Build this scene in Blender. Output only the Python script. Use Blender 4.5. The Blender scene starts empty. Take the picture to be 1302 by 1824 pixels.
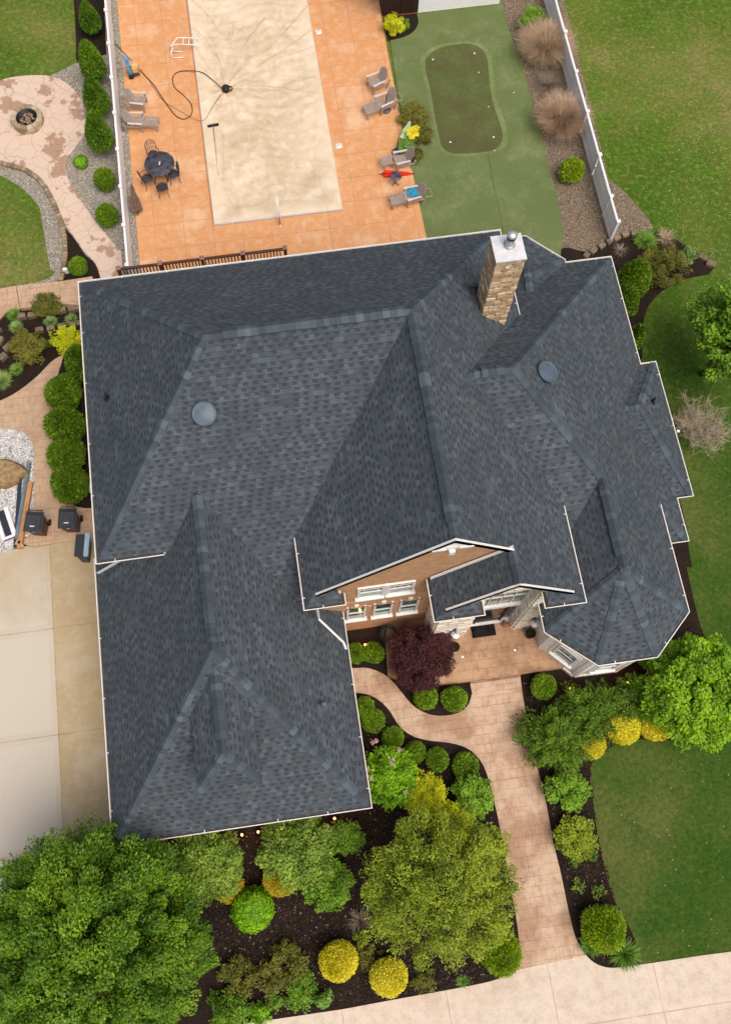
import bpy, bmesh, math, random
import numpy as np
from mathutils import Vector, Matrix
from mathutils.geometry import tessellate_polygon
random.seed(7); rng = np.random.default_rng(11)
C = bpy.context.scene.collection
# ------------------------------------------------------------------ camera, world, sun, exposure
CAMH = 33.0; FPX = 1690.0; CX = 600.8; CY = 912.0
M = np.array([[0.989993023690237, -0.14110764194460274, -0.0015641066126433692],
              [-0.1341544475909829, -0.9376562935121133, -0.3206294737367165],
              [0.04377667456785802, 0.31763077404741397, -0.9472034069521817]])
cd = bpy.data.cameras.new('camera'); cam = bpy.data.objects.new('camera', cd); C.objects.link(cam)
cd.sensor_fit = 'VERTICAL'; cd.sensor_height = 24; cd.lens = 24 * FPX / 1824
cd.shift_x = (651 - CX) / 1824; cd.clip_end = 600
R3 = Matrix((M[0], -M[1], -M[2])).transposed()
cam.matrix_world = Matrix.Translation((0, 0, CAMH)) @ R3.to_4x4()
bpy.context.scene.camera = cam
SUN_EL, SUN_AZ = 64, 152          # azimuth clockwise from north (+y)
w = bpy.data.worlds.new('World'); bpy.context.scene.world = w; w.use_nodes = True
nt = w.node_tree; sky = nt.nodes.new('ShaderNodeTexSky'); sky.sky_type = 'NISHITA'; sky.sun_disc = False
sky.sun_elevation = math.radians(SUN_EL); sky.sun_rotation = math.radians(SUN_AZ)
sky.air_density = 1.0; sky.dust_density = 9.0; sky.ozone_density = 0.6
nt.links.new(sky.outputs[0], nt.nodes['Background'].inputs[0]); nt.nodes['Background'].inputs[1].default_value = 0.115
sl = bpy.data.lights.new('sun', 'SUN'); so = bpy.data.objects.new('sun', sl); C.objects.link(so)
sl.energy = 1.35; sl.angle = math.radians(44); sl.color = (1, .98, .95)
sd = Vector((math.sin(math.radians(SUN_AZ)) * math.cos(math.radians(SUN_EL)), math.cos(math.radians(SUN_AZ)) * math.cos(math.radians(SUN_EL)), math.sin(math.radians(SUN_EL))))
so.rotation_euler = sd.to_track_quat('Z', 'Y').to_euler()
vs = bpy.context.scene.view_settings
vs.view_transform = 'Standard'; vs.look = 'None'; vs.exposure = 0.0; vs.gamma = 1.0

# ------------------------------------------------------------------ helpers
def at(x, y, z=0.0):
    """world point at height z seen at photo position (x, y)"""
    r = M.T @ np.array([(x - CX) / FPX, (y - CY) / FPX, 1.0]); t = (z - CAMH) / r[2]
    return Vector((t * r[0], t * r[1], z))
def pxm(p): return FPX / (Vector(p) - Vector((0, 0, CAMH))).length
def L(r, g, b, k=1.0):
    f = lambda c: ((c / 255 + .055) / 1.055) ** 2.4 if c > 10 else c / 255 / 12.92
    return (f(r) * k, f(g) * k, f(b) * k, 1)

class MB:
    def __init__(s): s.v = []; s.f = []; s.t = []; s.sm = []
    def add(s, vs_, fs_, tone=None, smooth=False):
        o = len(s.v); s.v += [tuple(p) for p in vs_]
        for f in fs_: s.f.append([o + i for i in f]); s.t.append(random.random() if tone is None else tone); s.sm.append(smooth)
    def poly(s, pts, tone=None, up=True):
        pts = [Vector(p) for p in pts]
        n = Vector((0, 0, 0))
        for a, b in zip(pts, pts[1:] + pts[:1]): n += a.cross(b)
        if up and n.z < 0: pts.reverse()
        s.add(pts, [list(range(len(pts)))], tone)
    def box(s, x0, y0, z0, x1, y1, z1, tone=None, m=None):
        t = random.random() if tone is None else tone
        v = [(x, y, z) for z in (z0, z1) for y in (y0, y1) for x in (x0, x1)]
        if m is not None: v = [m @ Vector(p) for p in v]
        s.add(v, [(0, 2, 3, 1), (4, 5, 7, 6), (0, 1, 5, 4), (2, 6, 7, 3), (0, 4, 6, 2), (1, 3, 7, 5)], t)
    def prism(s, p2, z0, z1, tone=None, cap=True):
        t = random.random() if tone is None else tone
        a = sum(p2[i][0] * p2[(i + 1) % len(p2)][1] - p2[(i + 1) % len(p2)][0] * p2[i][1] for i in range(len(p2)))
        if a < 0: p2 = list(reversed(p2))
        n = len(p2); o = len(s.v)
        s.v += [(p[0], p[1], z0) for p in p2] + [(p[0], p[1], z1) for p in p2]
        for i in range(n): s.f.append([o + i, o + (i + 1) % n, o + n + (i + 1) % n, o + n + i]); s.t.append(t); s.sm.append(False)
        if cap:
            for tri in tessellate_polygon([[Vector((p[0], p[1], 0)) for p in p2]]):
                q = [Vector(p2[i]) .to_2d() for i in tri]
                if (q[1] - q[0]).cross(q[2] - q[0]) < 0: tri = tri[::-1]
                s.f.append([o + n + i for i in tri]); s.t.append(t); s.sm.append(False)
    def tube(s, pts, r, n=6, tone=None, caps=True, smooth=True):
        t = random.random() if tone is None else tone
        pts = [Vector(p) for p in pts]; o = len(s.v); k = len(pts)
        rr = r if isinstance(r, (list, tuple)) else [r] * k
        ref = Vector((0.12, 0.2, 1)).normalized()
        for i, p in enumerate(pts):
            d = (pts[min(i + 1, k - 1)] - pts[max(i - 1, 0)]).normalized()
            if abs(d.dot(ref)) > .95: rf = Vector((1, .1, 0))
            else: rf = ref
            a = d.cross(rf).normalized(); b = d.cross(a)
            for j in range(n):
                an = 2 * math.pi * j / n; s.v.append(tuple(p + a * (rr[i] * math.cos(an)) + b * (rr[i] * math.sin(an))))
        for i in range(k - 1):
            for j in range(n):
                s.f.append([o + i * n + j, o + i * n + (j + 1) % n, o + (i + 1) * n + (j + 1) % n, o + (i + 1) * n + j]); s.t.append(t); s.sm.append(smooth)
        if caps:
            s.f.append([o + j for j in range(n)][::-1]); s.t.append(t); s.sm.append(False)
            s.f.append([o + (k - 1) * n + j for j in range(n)]); s.t.append(t); s.sm.append(False)
    def lathe(s, prof, c=(0, 0, 0), n=20, tone=None, smooth=True, m=None):
        t = random.random() if tone is None else tone
        o = len(s.v); c = Vector(c)
        for (r, z) in prof:
            for j in range(n):
                an = 2 * math.pi * j / n; p = Vector((r * math.cos(an), r * math.sin(an), z))
                s.v.append(tuple((m @ p if m else p) + c))
        for i in range(len(prof) - 1):
            for j in range(n):
                s.f.append([o + i * n + j, o + i * n + (j + 1) % n, o + (i + 1) * n + (j + 1) % n, o + (i + 1) * n + j]); s.t.append(t); s.sm.append(smooth)
    def build(s, name, mat, parent=None):
        me = bpy.data.meshes.new(name); me.from_pydata(s.v, [], s.f); me.update()
        me.attributes.new('tone', 'FLOAT', 'FACE').data.foreach_set('value', s.t)
        me.polygons.foreach_set('use_smooth', s.sm)
        uv = me.uv_layers.new(name='UVMap'); U = Vector((0, 0, 1))
        for p in me.polygons:
            n = p.normal
            if abs(n.z) > .985: a, b = Vector((1, 0, 0)), Vector((0, 1, 0))
            else: a = U.cross(n).normalized(); b = n.cross(a)
            for li in p.loop_indices:
                q = me.vertices[me.loops[li].vertex_index].co; uv.data[li].uv = (q.dot(a), q.dot(b))
        me.materials.append(mat)
        o = bpy.data.objects.new(name, me); C.objects.link(o)
        if parent: o.parent = parent
        return o
def tag(o, label=None, cat=None, group=None, kind=None):
    if label: o['label'] = label
    if cat: o['category'] = cat
    if group: o['group'] = group
    if kind: o['kind'] = kind
    return o
def empty(name, loc, rz, label, cat, group=None, sc=1.0):
    o = bpy.data.objects.new(name, None); C.objects.link(o); o.location = loc; o.rotation_euler = (0, 0, rz); o.scale = (sc, sc, sc)
    o.empty_display_size = .1
    return tag(o, label, cat, group)
def copy_tree(o, parent=None):
    c = o.copy(); C.objects.link(c); c.parent = parent
    for ch in [q for q in bpy.data.objects if q.parent is o]: copy_tree(ch, c)
    return c
def np_mesh(name, V, F, tone, mat, parent=None, smooth=False):
    me = bpy.data.meshes.new(name); k = F.shape[1]
    me.vertices.add(len(V)); me.vertices.foreach_set('co', V.astype(np.float32).ravel())
    me.loops.add(F.size); me.loops.foreach_set('vertex_index', F.astype(np.int32).ravel())
    me.polygons.add(len(F)); me.polygons.foreach_set('loop_start', np.arange(0, F.size, k, dtype=np.int32)); me.polygons.foreach_set('loop_total', np.full(len(F), k, dtype=np.int32))
    me.update(calc_edges=True)
    me.attributes.new('tone', 'FLOAT', 'FACE').data.foreach_set('value', tone.astype(np.float32))
    if smooth: me.polygons.foreach_set('use_smooth', np.ones(len(F), bool))
    me.materials.append(mat); o = bpy.data.objects.new(name, me); C.objects.link(o)
    if parent: o.parent = parent
    return o

# ------------------------------------------------------------------ material kit
class NT:
    def __init__(s, name, rough=.8, spec=.3):
        s.m = bpy.data.materials.new(name); s.m.use_nodes = True; s.t = s.m.node_tree; s.b = s.t.nodes['Principled BSDF']
        s.b.inputs['Roughness'].default_value = rough; s.b.inputs['Specular IOR Level'].default_value = spec
        s.tc = s.t.nodes.new('ShaderNodeTexCoord'); s.obj = s.tc.outputs['Object']; s.uv = s.tc.outputs['UV']
        g = s.t.nodes.new('ShaderNodeNewGeometry'); s.pos = g.outputs['Position']
    def lk(s, a, b):
        if isinstance(a, (int, float)): b.default_value = a
        elif isinstance(a, tuple): b.default_value = a if len(a) == len(b.default_value) else a[:len(b.default_value)]
        else: s.t.links.new(a, b)
    def noise(s, sc, det=3, vec=None, rough=.55, dist=0.0, out=0):
        n = s.t.nodes.new('ShaderNodeTexNoise'); s.lk(vec or s.pos, n.inputs['Vector']); n.inputs['Scale'].default_value = sc
        n.inputs['Detail'].default_value = det; n.inputs['Roughness'].default_value = rough; n.inputs['Distortion'].default_value = dist
        return n.outputs[out]
    def vor(s, sc, feat='F1', out='Distance', vec=None, rnd=1.0):
        n = s.t.nodes.new('ShaderNodeTexVoronoi'); n.feature = feat; s.lk(vec or s.pos, n.inputs['Vector']); n.inputs['Scale'].default_value = sc
        n.inputs['Randomness'].default_value = rnd
        return n.outputs[out]
    def ramp(s, fac, st):
        n = s.t.nodes.new('ShaderNodeValToRGB'); s.lk(fac, n.inputs[0]); e = n.color_ramp.elements
        while len(e) < len(st): e.new(.5)
        for i, (p, c) in enumerate(st): e[i].position = p; e[i].color = c if isinstance(c, tuple) else (c, c, c, 1)
        return n.outputs[0]
    def mix(s, f, a, b, mode='MIX'):
        n = s.t.nodes.new('ShaderNodeMix'); n.data_type = 'RGBA'; n.blend_type = mode
        s.lk(f, n.inputs[0]); s.lk(a, n.inputs[6]); s.lk(b, n.inputs[7]); return n.outputs[2]
    def math(s, op, a, b=0.0, c=0.0):
        n = s.t.nodes.new('ShaderNodeMath'); n.operation = op; s.lk(a, n.inputs[0]); s.lk(b, n.inputs[1]); s.lk(c, n.inputs[2]); return n.outputs[0]
    def attr(s, name='tone'):
        n = s.t.nodes.new('ShaderNodeAttribute'); n.attribute_name = name; return n.outputs['Fac']
    def sep(s, v):
        n = s.t.nodes.new('ShaderNodeSeparateXYZ'); s.lk(v, n.inputs[0]); return n.outputs
    def comb(s, x, y, z=0.0):
        n = s.t.nodes.new('ShaderNodeCombineXYZ'); s.lk(x, n.inputs[0]); s.lk(y, n.inputs[1]); s.lk(z, n.inputs[2]); return n.outputs[0]
    def white(s, v, out='Value'):
        n = s.t.nodes.new('ShaderNodeTexWhiteNoise'); n.noise_dimensions = '3D'; s.lk(v, n.inputs['Vector']); return n.outputs[out]
    def brick(s, vec, bw, rh, mort=.01, c1=(0, 0, 0, 1), c2=(1, 1, 1, 1), cm=(0, 0, 0, 1), off=.5, sm=.1):
        n = s.t.nodes.new('ShaderNodeTexBrick'); s.lk(vec, n.inputs['Vector']); n.inputs['Scale'].default_value = 1; n.offset = off
        n.inputs['Brick Width'].default_value = bw; n.inputs['Row Height'].default_value = rh; n.inputs['Mortar Size'].default_value = mort
        n.inputs['Mortar Smooth'].default_value = sm
        n.inputs['Color1'].default_value = c1; n.inputs['Color2'].default_value = c2; n.inputs['Mortar'].default_value = cm
        return n.outputs['Color'], n.outputs['Fac']
    def bump(s, h, st=.5, d=.02):
        n = s.t.nodes.new('ShaderNodeBump'); n.inputs['Strength'].default_value = st; n.inputs['Distance'].default_value = d
        s.lk(h, n.inputs['Height']); s.t.links.new(n.outputs[0], s.b.inputs['Normal'])
    def col(s, c): s.lk(c, s.b.inputs['Base Color']); return s.m
def plain(name, c, rough=.6, spec=.4, metal=0.0, var=.12):
    n = NT(name, rough, spec); n.b.inputs['Metallic'].default_value = metal
    d = tuple(x * (1 - var * 1.5) for x in c[:3]) + (1,); l = tuple(min(1, x * (1 + var)) for x in c[:3]) + (1,)
    return n.col(n.ramp(n.noise(6, 5), [(.3, d), (.7, l)]))
def glow(name, c, st):
    n = NT(name); n.b.inputs['Emission Color'].default_value = c; n.b.inputs['Emission Strength'].default_value = st; return n.col(c)

# shingles -----------------------------------------------------------
def shingle_mat(name, k=1.12):
    n = NT(name, .9, .25); u, v, _ = n.sep(n.uv); RH = .158
    vr = n.math('DIVIDE', v, RH); row = n.math('FLOOR', vr); fr = n.math('FRACT', vr)
    def tab(wd, seed):
        sh = n.white(n.comb(row, seed, 3.0)); us = n.math('ADD', n.math('DIVIDE', u, wd), n.math('MULTIPLY', sh, 7.0))
        return n.white(n.comb(n.math('FLOOR', us), row, seed)), us
    t1, u1 = tab(.142, 1.0); t2, f2 = tab(.17, 5.0); t3, f3 = tab(1.0, 9.0)
    base = n.ramp(t2, [(0, L(58, 66, 73, k)), (.4, L(68, 76, 84, k)), (.75, L(78, 86, 94, k)), (1, L(92, 100, 108, k))])
    base = n.mix(.18, base, n.ramp(t3, [(0, L(56, 64, 73, k)), (1, L(88, 97, 106, k))]))
    gap = n.math('MULTIPLY', n.math('GREATER_THAN', t1, .22), n.math('GREATER_THAN', n.math('FRACT', n.math('DIVIDE', n.math('FLOOR', u1), 2.0)), .25))                            # cut-outs between the raised laminated tabs
    dash = n.math('MULTIPLY', gap, n.math('GREATER_THAN', fr, .46))
    base = n.mix(n.math('MULTIPLY', dash, .74), base, L(30, 35, 42, k))
    gran = n.noise(120, 2); base = n.mix(.18, base, n.ramp(gran, [(.3, L(35, 40, 46, k)), (.7, L(125, 132, 138, k))]))
    big = n.ramp(n.noise(.35, 5, rough=.65), [(.35, 0.0), (.7, .4)]); base = n.mix(big, base, L(54, 62, 68, k))
    dirt = n.ramp(n.noise(.9, 6, rough=.75), [(.56, 0.0), (.74, .3)]); base = n.mix(dirt, base, L(92, 90, 80, k))
    base = n.mix(n.math('MULTIPLY', n.math('LESS_THAN', fr, .10), .4), base, L(34, 39, 46, k))     # printed band that also paints the shadow line under each course in colour
    saw = n.math('SUBTRACT', 1.0, fr); h = n.math('SUBTRACT', saw, n.math('MULTIPLY', dash, .7))
    n.bump(n.math('ADD', h, n.math('MULTIPLY', gran, .1)), .7, .016)
    return n.col(base)
SH = shingle_mat('roof_shingles')
def cap_mat():
    n = NT('cap_shingles', .9, .25); t = n.attr(); g = n.noise(150, 2)
    c = n.ramp(t, [(0, L(56, 65, 73)), (.5, L(69, 79, 88)), (.85, L(82, 94, 104)), (1, L(96, 109, 120))])
    c = n.mix(.25, c, n.ramp(g, [(.3, L(45, 50, 57)), (.7, L(120, 130, 138))])); n.bump(g, .4, .006); return n.col(c)
CAP = cap_mat()
def brick_mat():
    n = NT('brick', .85, .2); c, f = n.brick(n.uv, .21, .07, .009, L(214, 162, 120), L(184, 130, 92), L(206, 186, 162))
    c = n.mix(.35, c, n.ramp(n.noise(3, 5), [(.3, L(172, 122, 88)), (.7, L(220, 172, 130))])); n.bump(n.math('SUBTRACT', 1.0, f), .6, .01); return n.col(c)
BRICK = brick_mat()
def stone_mat(name, cols, k=1.0):
    n = NT(name, .85, .2); t = n.attr(); c = n.ramp(t, cols); ns = n.noise(14, 6, rough=.65)
    c = n.mix(.4, c, n.mix(.5, c, n.ramp(ns, [(.3, L(120, 96, 70, k)), (.7, L(250, 236, 210, k))]))); n.bump(ns, .8, .02); return n.col(c)
CHST = stone_mat('chimney_stone', [(0, L(166, 134, 100)), (.4, L(198, 166, 128)), (.75, L(222, 194, 158)), (1, L(238, 220, 194))])
CRST = stone_mat('cream_stone', [(0, L(230, 220, 206)), (.4, L(246, 238, 226)), (.8, L(252, 247, 238)), (1, L(240, 222, 198))])
MORT = plain('mortar', L(196, 184, 168), .95, .1); DMORT = plain('dark_mortar', L(70, 56, 42), .95, .1)
WHITE = plain('white_trim', L(236, 236, 234), .45, .4, var=.03); VINYL = plain('white_vinyl', L(240, 242, 244), .4, .4, var=.03)
STUCCO = plain('stucco', L(240, 236, 232), .9, .2, var=.05); GUT = plain('gutter_debris', L(84, 76, 68), .95, .1)
BLACK = plain('black_paint', L(28, 28, 30), .5, .4); DARKM = plain('dark_metal', L(62, 62, 70), .5, .5, var=.25)
GREYW = plain('grey_plastic_wood', L(168, 156, 148), .6, .3, var=.12); GREYL = plain('pale_arm', L(205, 198, 194), .5, .3, var=.06)
WDARK = plain('brown_rail', L(88, 58, 48), .6, .3); CAPP = plain('rail_post_cap', L(150, 118, 110), .6, .3)
METAL = plain('galvanised', L(205, 208, 214), .35, .5, .6, .15); VENT = plain('vent_paint', L(84, 100, 114), .45, .4)
def glassm():
    n = NT('window_glass', .08, .6); return n.col(n.ramp(n.noise(2.2, 2), [(.35, L(52, 70, 64)), (.65, L(104, 128, 116))]))
GLASS = glassm()
DGLASS = plain('dark_glass', L(34, 38, 42), .15, .6)

# ------------------------------------------------------------------ ground materials
def lawn_mat():
    n = NT('grass', .95, .1); a = n.noise(.16, 5, rough=.6); b = n.noise(.9, 5, rough=.65); c = n.noise(28, 4, rough=.75); d = n.noise(4.5, 4, rough=.7)
    x, y, _ = n.sep(n.pos)
    base = n.ramp(a, [(.33, L(68, 96, 26)), (.46, L(84, 106, 36)), (.56, L(102, 114, 50)), (.68, L(126, 124, 72))])
    south = n.ramp(n.math('ADD', n.math('MULTIPLY', n.math('SUBTRACT', 22.0, y), .05), n.math('MULTIPLY', b, .3)), [(.1, 0.0), (.75, 1.0)])
    base = n.mix(south, base, n.ramp(a, [(.35, L(48, 84, 20)), (.5, L(66, 92, 32)), (.66, L(92, 102, 50))]))    # darker sward in front and along the side
    base = n.mix(n.ramp(b, [(.46, 0.0), (.68, .6)]), base, n.mix(south, L(74, 118, 22), L(46, 82, 22)))
    base = n.mix(n.ramp(d, [(.5, 0.0), (.72, .55)]), base, n.mix(south, L(156, 152, 92), L(104, 104, 58)))
    gr_ = n.ramp(n.noise(55, 4, rough=.8), [(.32, .45), (.68, 1.7)]); base = n.mix(.75, base, n.mix(1.0, base, gr_, 'MULTIPLY')); base = n.mix(.6, base, n.mix(1.0, base, n.ramp(n.noise(7, 7, rough=.85), [(.36, .35), (.64, 1.75)]), 'MULTIPLY'))
    n.bump(c, .9, .05); return n.col(base)
LAWN = lawn_mat()
def mulch_mat():
    n = NT('mulch', .95, .1); c = n.noise(34, 5, rough=.8); b = n.noise(1.2, 4)
    base = n.ramp(c, [(.3, L(26, 20, 18)), (.55, L(52, 42, 37)), (.72, L(98, 80, 68))])
    base = n.mix(n.ramp(b, [(.5, 0.0), (.75, .4)]), base, L(72, 58, 46)); n.bump(c, 1, .05); return n.col(base)
MULCH = mulch_mat()
def gravel_mat(name, cols, sc=22):
    n = NT(name, .9, .2); cc = n.vor(sc, out='Color'); d = n.vor(sc, 'DISTANCE_TO_EDGE')
    g = n.white(cc); base = n.ramp(n.sep(cc)[0], cols)
    base = n.mix(n.ramp(d, [(0, .7), (.12, 0.0)]), base, tuple(q * .25 for q in cols[0][1][:3]) + (1,))
    base = n.mix(n.ramp(n.noise(.8, 5), [(.45, 0.0), (.75, .5)]), base, cols[1][1]); n.bump(n.math('MINIMUM', d, .3), 1, .05); return n.col(base)
GRAVEL = gravel_mat('tan_gravel', [(0, L(136, 126, 112)), (.4, L(170, 160, 144)), (.8, L(204, 196, 182)), (1, L(232, 228, 220))], 26)
GRAVB = gravel_mat('brown_gravel', [(0, L(104, 88, 70)), (.4, L(142, 124, 102)), (.8, L(174, 156, 134)), (1, L(206, 194, 174))], 32)
WROCK = gravel_mat('white_rock', [(0, L(150, 150, 152)), (.3, L(200, 198, 198)), (.7, L(226, 224, 222)), (1, L(244, 242, 240))], 16)
def stamped(name, c0, c1, cs, mode, stain=.5, jc=(.16, .08, .045, 1), slab=None, thr=.5):
    n = NT(name, .75, .3); a = n.noise(.7, 5, rough=.6); big = n.noise(.95 if mode == 'flag' else .5, 4, rough=.6); fine = n.noise(26, 4)
    base = n.mix(a, c0, c1)
    base = n.mix(n.ramp(big, [(thr, 0.0), (thr + (.03 if mode == 'flag' else .13), stain)]), base, cs)
    base = n.mix(n.ramp(n.noise(2.6, 6, rough=.75), [(.46, 0.0), (.7, .6)]), base, tuple(q * .85 for q in cs[:3]) + (1,)) if mode != 'flag' else base
    base = n.mix(.18, base, n.ramp(fine, [(.3, tuple(q * .5 for q in c0[:3]) + (1,)), (.7, tuple(min(1, q * 1.5) for q in c0[:3]) + (1,))]))
    if slab:                                                     # the drive was poured in bays of different concrete
        u_, v_, _ = n.sep(n.pos); pale = n.math('MAXIMUM', n.math('LESS_THAN', n.math('ADD', u_, n.math('MULTIPLY', n.noise(3.0, 5), .12)), slab[0] + .06), n.ramp(n.noise(.4, 4), [(.55, 0.0), (.68, .5)]))
        pale = n.math('MULTIPLY', pale, n.ramp(n.math('ADD', n.math('MULTIPLY', n.math('SUBTRACT', slab[1] + 5.5, v_), .16), n.noise(.6, 5, rough=.7)), [(.35, 0.25), (.8, .9)])); base = n.mix(pale, base, slab[2])
    if mode == 'ashlar':
        wob = n.comb(n.noise(1.8, 2), n.noise(2.1, 2)); nv = n.t.nodes.new('ShaderNodeVectorMath'); nv.operation = 'MULTIPLY_ADD'
        n.lk(wob, nv.inputs[0]); nv.inputs[1].default_value = (.06, .06, 0); n.lk(n.pos, nv.inputs[2])
        _, f1 = n.brick(nv.outputs[0], .46, .31, .006, off=.37); _, f2 = n.brick(nv.outputs[0], .23, .62, .006, off=.5)
        gate = n.ramp(n.noise(1.3, 2), [(.45, 0.0), (.52, 1.0)]); j = n.math('MAXIMUM', f1, n.math('MULTIPLY', f2, gate))
        fade = n.ramp(n.noise(1.6, 4, rough=.7), [(.35, .15), (.62, .85)]); base = n.mix(n.math('MULTIPLY', j, fade), base, jc); h = n.math('SUBTRACT', 1.0, j)
    elif mode == 'flag':
        wv = n.t.nodes.new('ShaderNodeVectorMath'); wv.operation = 'MULTIPLY_ADD'; n.lk(n.noise(2.5, 3, out=1), wv.inputs[0]); wv.inputs[1].default_value = (.25, .25, .25); n.lk(n.pos, wv.inputs[2])
        d = n.vor(1.7, 'DISTANCE_TO_EDGE', vec=wv.outputs[0]); j = n.ramp(d, [(0, 1.0), (.022, 0.0)])
        base = n.mix(n.math('MULTIPLY', j, .5), base, jc); h = n.math('SUBTRACT', 1.0, j)
    else:                                                        # square saw-cut joints every `mode` metres
        u, v, _ = n.sep(n.pos)
        fx = n.math('ABSOLUTE', n.math('SUBTRACT', n.math('FRACT', n.math('DIVIDE', n.math('ADD', u, mode[1] + 120), mode[0])), .5))
        fy = n.math('ABSOLUTE', n.math('SUBTRACT', n.math('FRACT', n.math('DIVIDE', n.math('ADD', v, mode[2] + 120), mode[0])), .5))
        lw = .011 / mode[0]; j = n.math('MAXIMUM', n.math('LESS_THAN', fx, lw), n.math('LESS_THAN', fy, lw))
        fade = n.ramp(n.noise(1.5, 4), [(.3, .25), (.65, .9)])
        near = n.math('MAXIMUM', n.math('LESS_THAN', fx, .05), n.math('LESS_THAN', fy, .05))
        base = n.mix(n.math('MULTIPLY', n.math('MULTIPLY', near, a), .35), base, tuple(min(1, q * 1.25) for q in c1[:3]) + (1,))
        base = n.mix(n.math('MULTIPLY', j, fade), base, jc); h = n.math('SUBTRACT', 1.0, j)
    n.bump(n.math('ADD', h, n.math('MULTIPLY', fine, .3)), .5, .01); return n.col(base)
WALK = stamped('stamped_walkway', L(212, 186, 162), L(196, 164, 136), L(152, 108, 80), 'ashlar', .75, thr=.47)
PORCHM = stamped('stamped_porch', L(200, 164, 132), L(182, 142, 108), L(110, 74, 50), 'ashlar', .9, thr=.46)
SIDEP = stamped('stamped_side_path', L(202, 174, 146), L(188, 156, 126), L(166, 126, 98), 'ashlar', .5)
PATIO = stamped('stamped_patio', L(218, 196, 178), L(208, 182, 162), L(160, 122, 98), 'flag', .95, thr=.545)
ODECK = stamped('orange_deck', L(216, 158, 108), L(204, 142, 90), L(236, 206, 176), (1.18, .35, .2), .6, jc=(.36, .2, .11, 1), thr=.55)
PAVE = stamped('pale_pavement', L(220, 206, 190), L(210, 190, 172), L(186, 158, 134), (3.3, 1.1, .5), .5, jc=(.3, .2, .14, 1), thr=.54)
xj_, yj_ = at(100, 1200, .03).x, at(60, 1315, .03).y
DRIVE = stamped('concrete_drive', L(188, 168, 134), L(166, 144, 106), L(206, 196, 178), (3.7, -xj_ + 1.85 - 120, -yj_ + 1.85 - 120), .4, jc=(.24, .19, .14, 1), thr=.55, slab=(xj_, yj_, L(202, 194, 180)))
def turf_mat(name, c0, c1, cb=None):
    n = NT(name, .95, .1); b = n.noise(.8, 5, rough=.65); c = n.noise(45, 3, rough=.7); base = n.ramp(b, [(.35, c0), (.68, c1)]); base = n.mix(.55, base, n.mix(1.0, base, n.ramp(n.noise(6, 7, rough=.85), [(.35, .45), (.65, 1.6)]), 'MULTIPLY'))
    if cb: base = n.mix(n.ramp(n.noise(.55, 5, rough=.6), [(.42, 0.0), (.62, .85)]), base, cb)
    base = n.mix(.35, base, n.ramp(c, [(.3, tuple(q * .45 for q in c0[:3]) + (1,)), (.7, tuple(q * 1.6 for q in c1[:3]) + (1,))])); n.bump(c, .5, .02); return n.col(base)
TURF = turf_mat('artificial_turf', L(90, 104, 58), L(122, 134, 90), L(92, 106, 62)); GREEN = turf_mat('putting_surface', L(78, 90, 48), L(98, 106, 66), L(84, 72, 50)); FRINGE = turf_mat('fringe_turf', L(106, 120, 72), L(132, 144, 98), L(92, 106, 60))

# ------------------------------------------------------------------ ground sheets
def smooth(pts, n=5):
    """closed Catmull-Rom through points; a point given as (x, y, 1) is kept as a sharp corner"""
    out = []; k = len(pts)
    for i in range(k):
        p0, p1, p2, p3 = pts[i - 1], pts[i], pts[(i + 1) % k], pts[(i + 2) % k]
        if len(p1) > 2: p0 = p1
        if len(p2) > 2: p3 = p2
        if len(p1) > 2 and len(p2) > 2: out.append(p1[:2]); continue
        for j in range(n):
            t = j / n; out.append(tuple(.5 * ((2 * p1[a]) + (-p0[a] + p2[a]) * t + (2 * p0[a] - 5 * p1[a] + 4 * p2[a] - p3[a]) * t * t + (-p0[a] + 3 * p1[a] - 3 * p2[a] + p3[a]) * t ** 3) for a in (0, 1)))
    return out
def sheet(name, pts, z, mat, n=5, h=None):
    q = [at(x, y, z) for x, y in smooth(pts, n)]
    m = MB(); m.prism([(p.x, p.y) for p in q], (z - .12) if h is None else z - h, z, .5)
    return tag(m.build(name, mat), kind='structure')
S = 1
g = MB(); K = 60; gx = np.linspace(-150, 150, K + 1)
for i in range(K):
    for j in range(K): g.add([(gx[i], gx[j], 0), (gx[i + 1], gx[j], 0), (gx[i + 1], gx[j + 1], 0), (gx[i], gx[j + 1], 0)], [(0, 1, 2, 3)], .5)
tag(g.build('lawn', LAWN), kind='structure')
sheet('gravel_bed', [(92, 134, S), (120, 120), (145, 108), (190, 92, S), (180, -40, S), (214, -40, S), (262, 500, S), (195, 505, S), (150, 500, S), (90, 480, S), (60, 300, S)], .012, GRAVEL)
sheet('mulch_bed', [(128, -40, S), (134, 30), (136, 80), (141, 112), (190, 96, S), (184, -40, S)], .020, MULCH)
sheet('gravel_band', [(-40, 296, S), (0, 294), (22, 300), (46, 308), (68, 322), (84, 348), (100, 378), (112, 408), (118, 440), (115, 478), (108, 503, S), (20, 520, S), (0, 514), (30, 509), (68, 502), (95, 490), (103, 462), (101, 437), (90, 404), (74, 374), (51, 345), (27, 326), (0, 312), (-40, 300, S)], .016, GRAVEL)
sheet('patio', [(-60, 172, S), (-20, 152), (15, 139), (55, 134), (92, 136), (122, 150), (143, 175), (153, 205), (151, 237), (135, 262), (121, 283), (119, 307), (130, 335), (150, 365), (176, 402), (200, 430), (216, 446, S), (221, 492, S), (181, 500, S), (170, 468), (152, 450), (134, 424), (114, 394), (99, 362), (84, 337), (68, 318), (46, 305), (22, 297), (-60, 292, S)], .055, PATIO)
sheet('mulch_patch', [(116, 405, S), (134, 426), (152, 453), (170, 470), (184, 505, S), (108, 506, S), (116, 470), (118, 440)], .024, MULCH)
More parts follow.
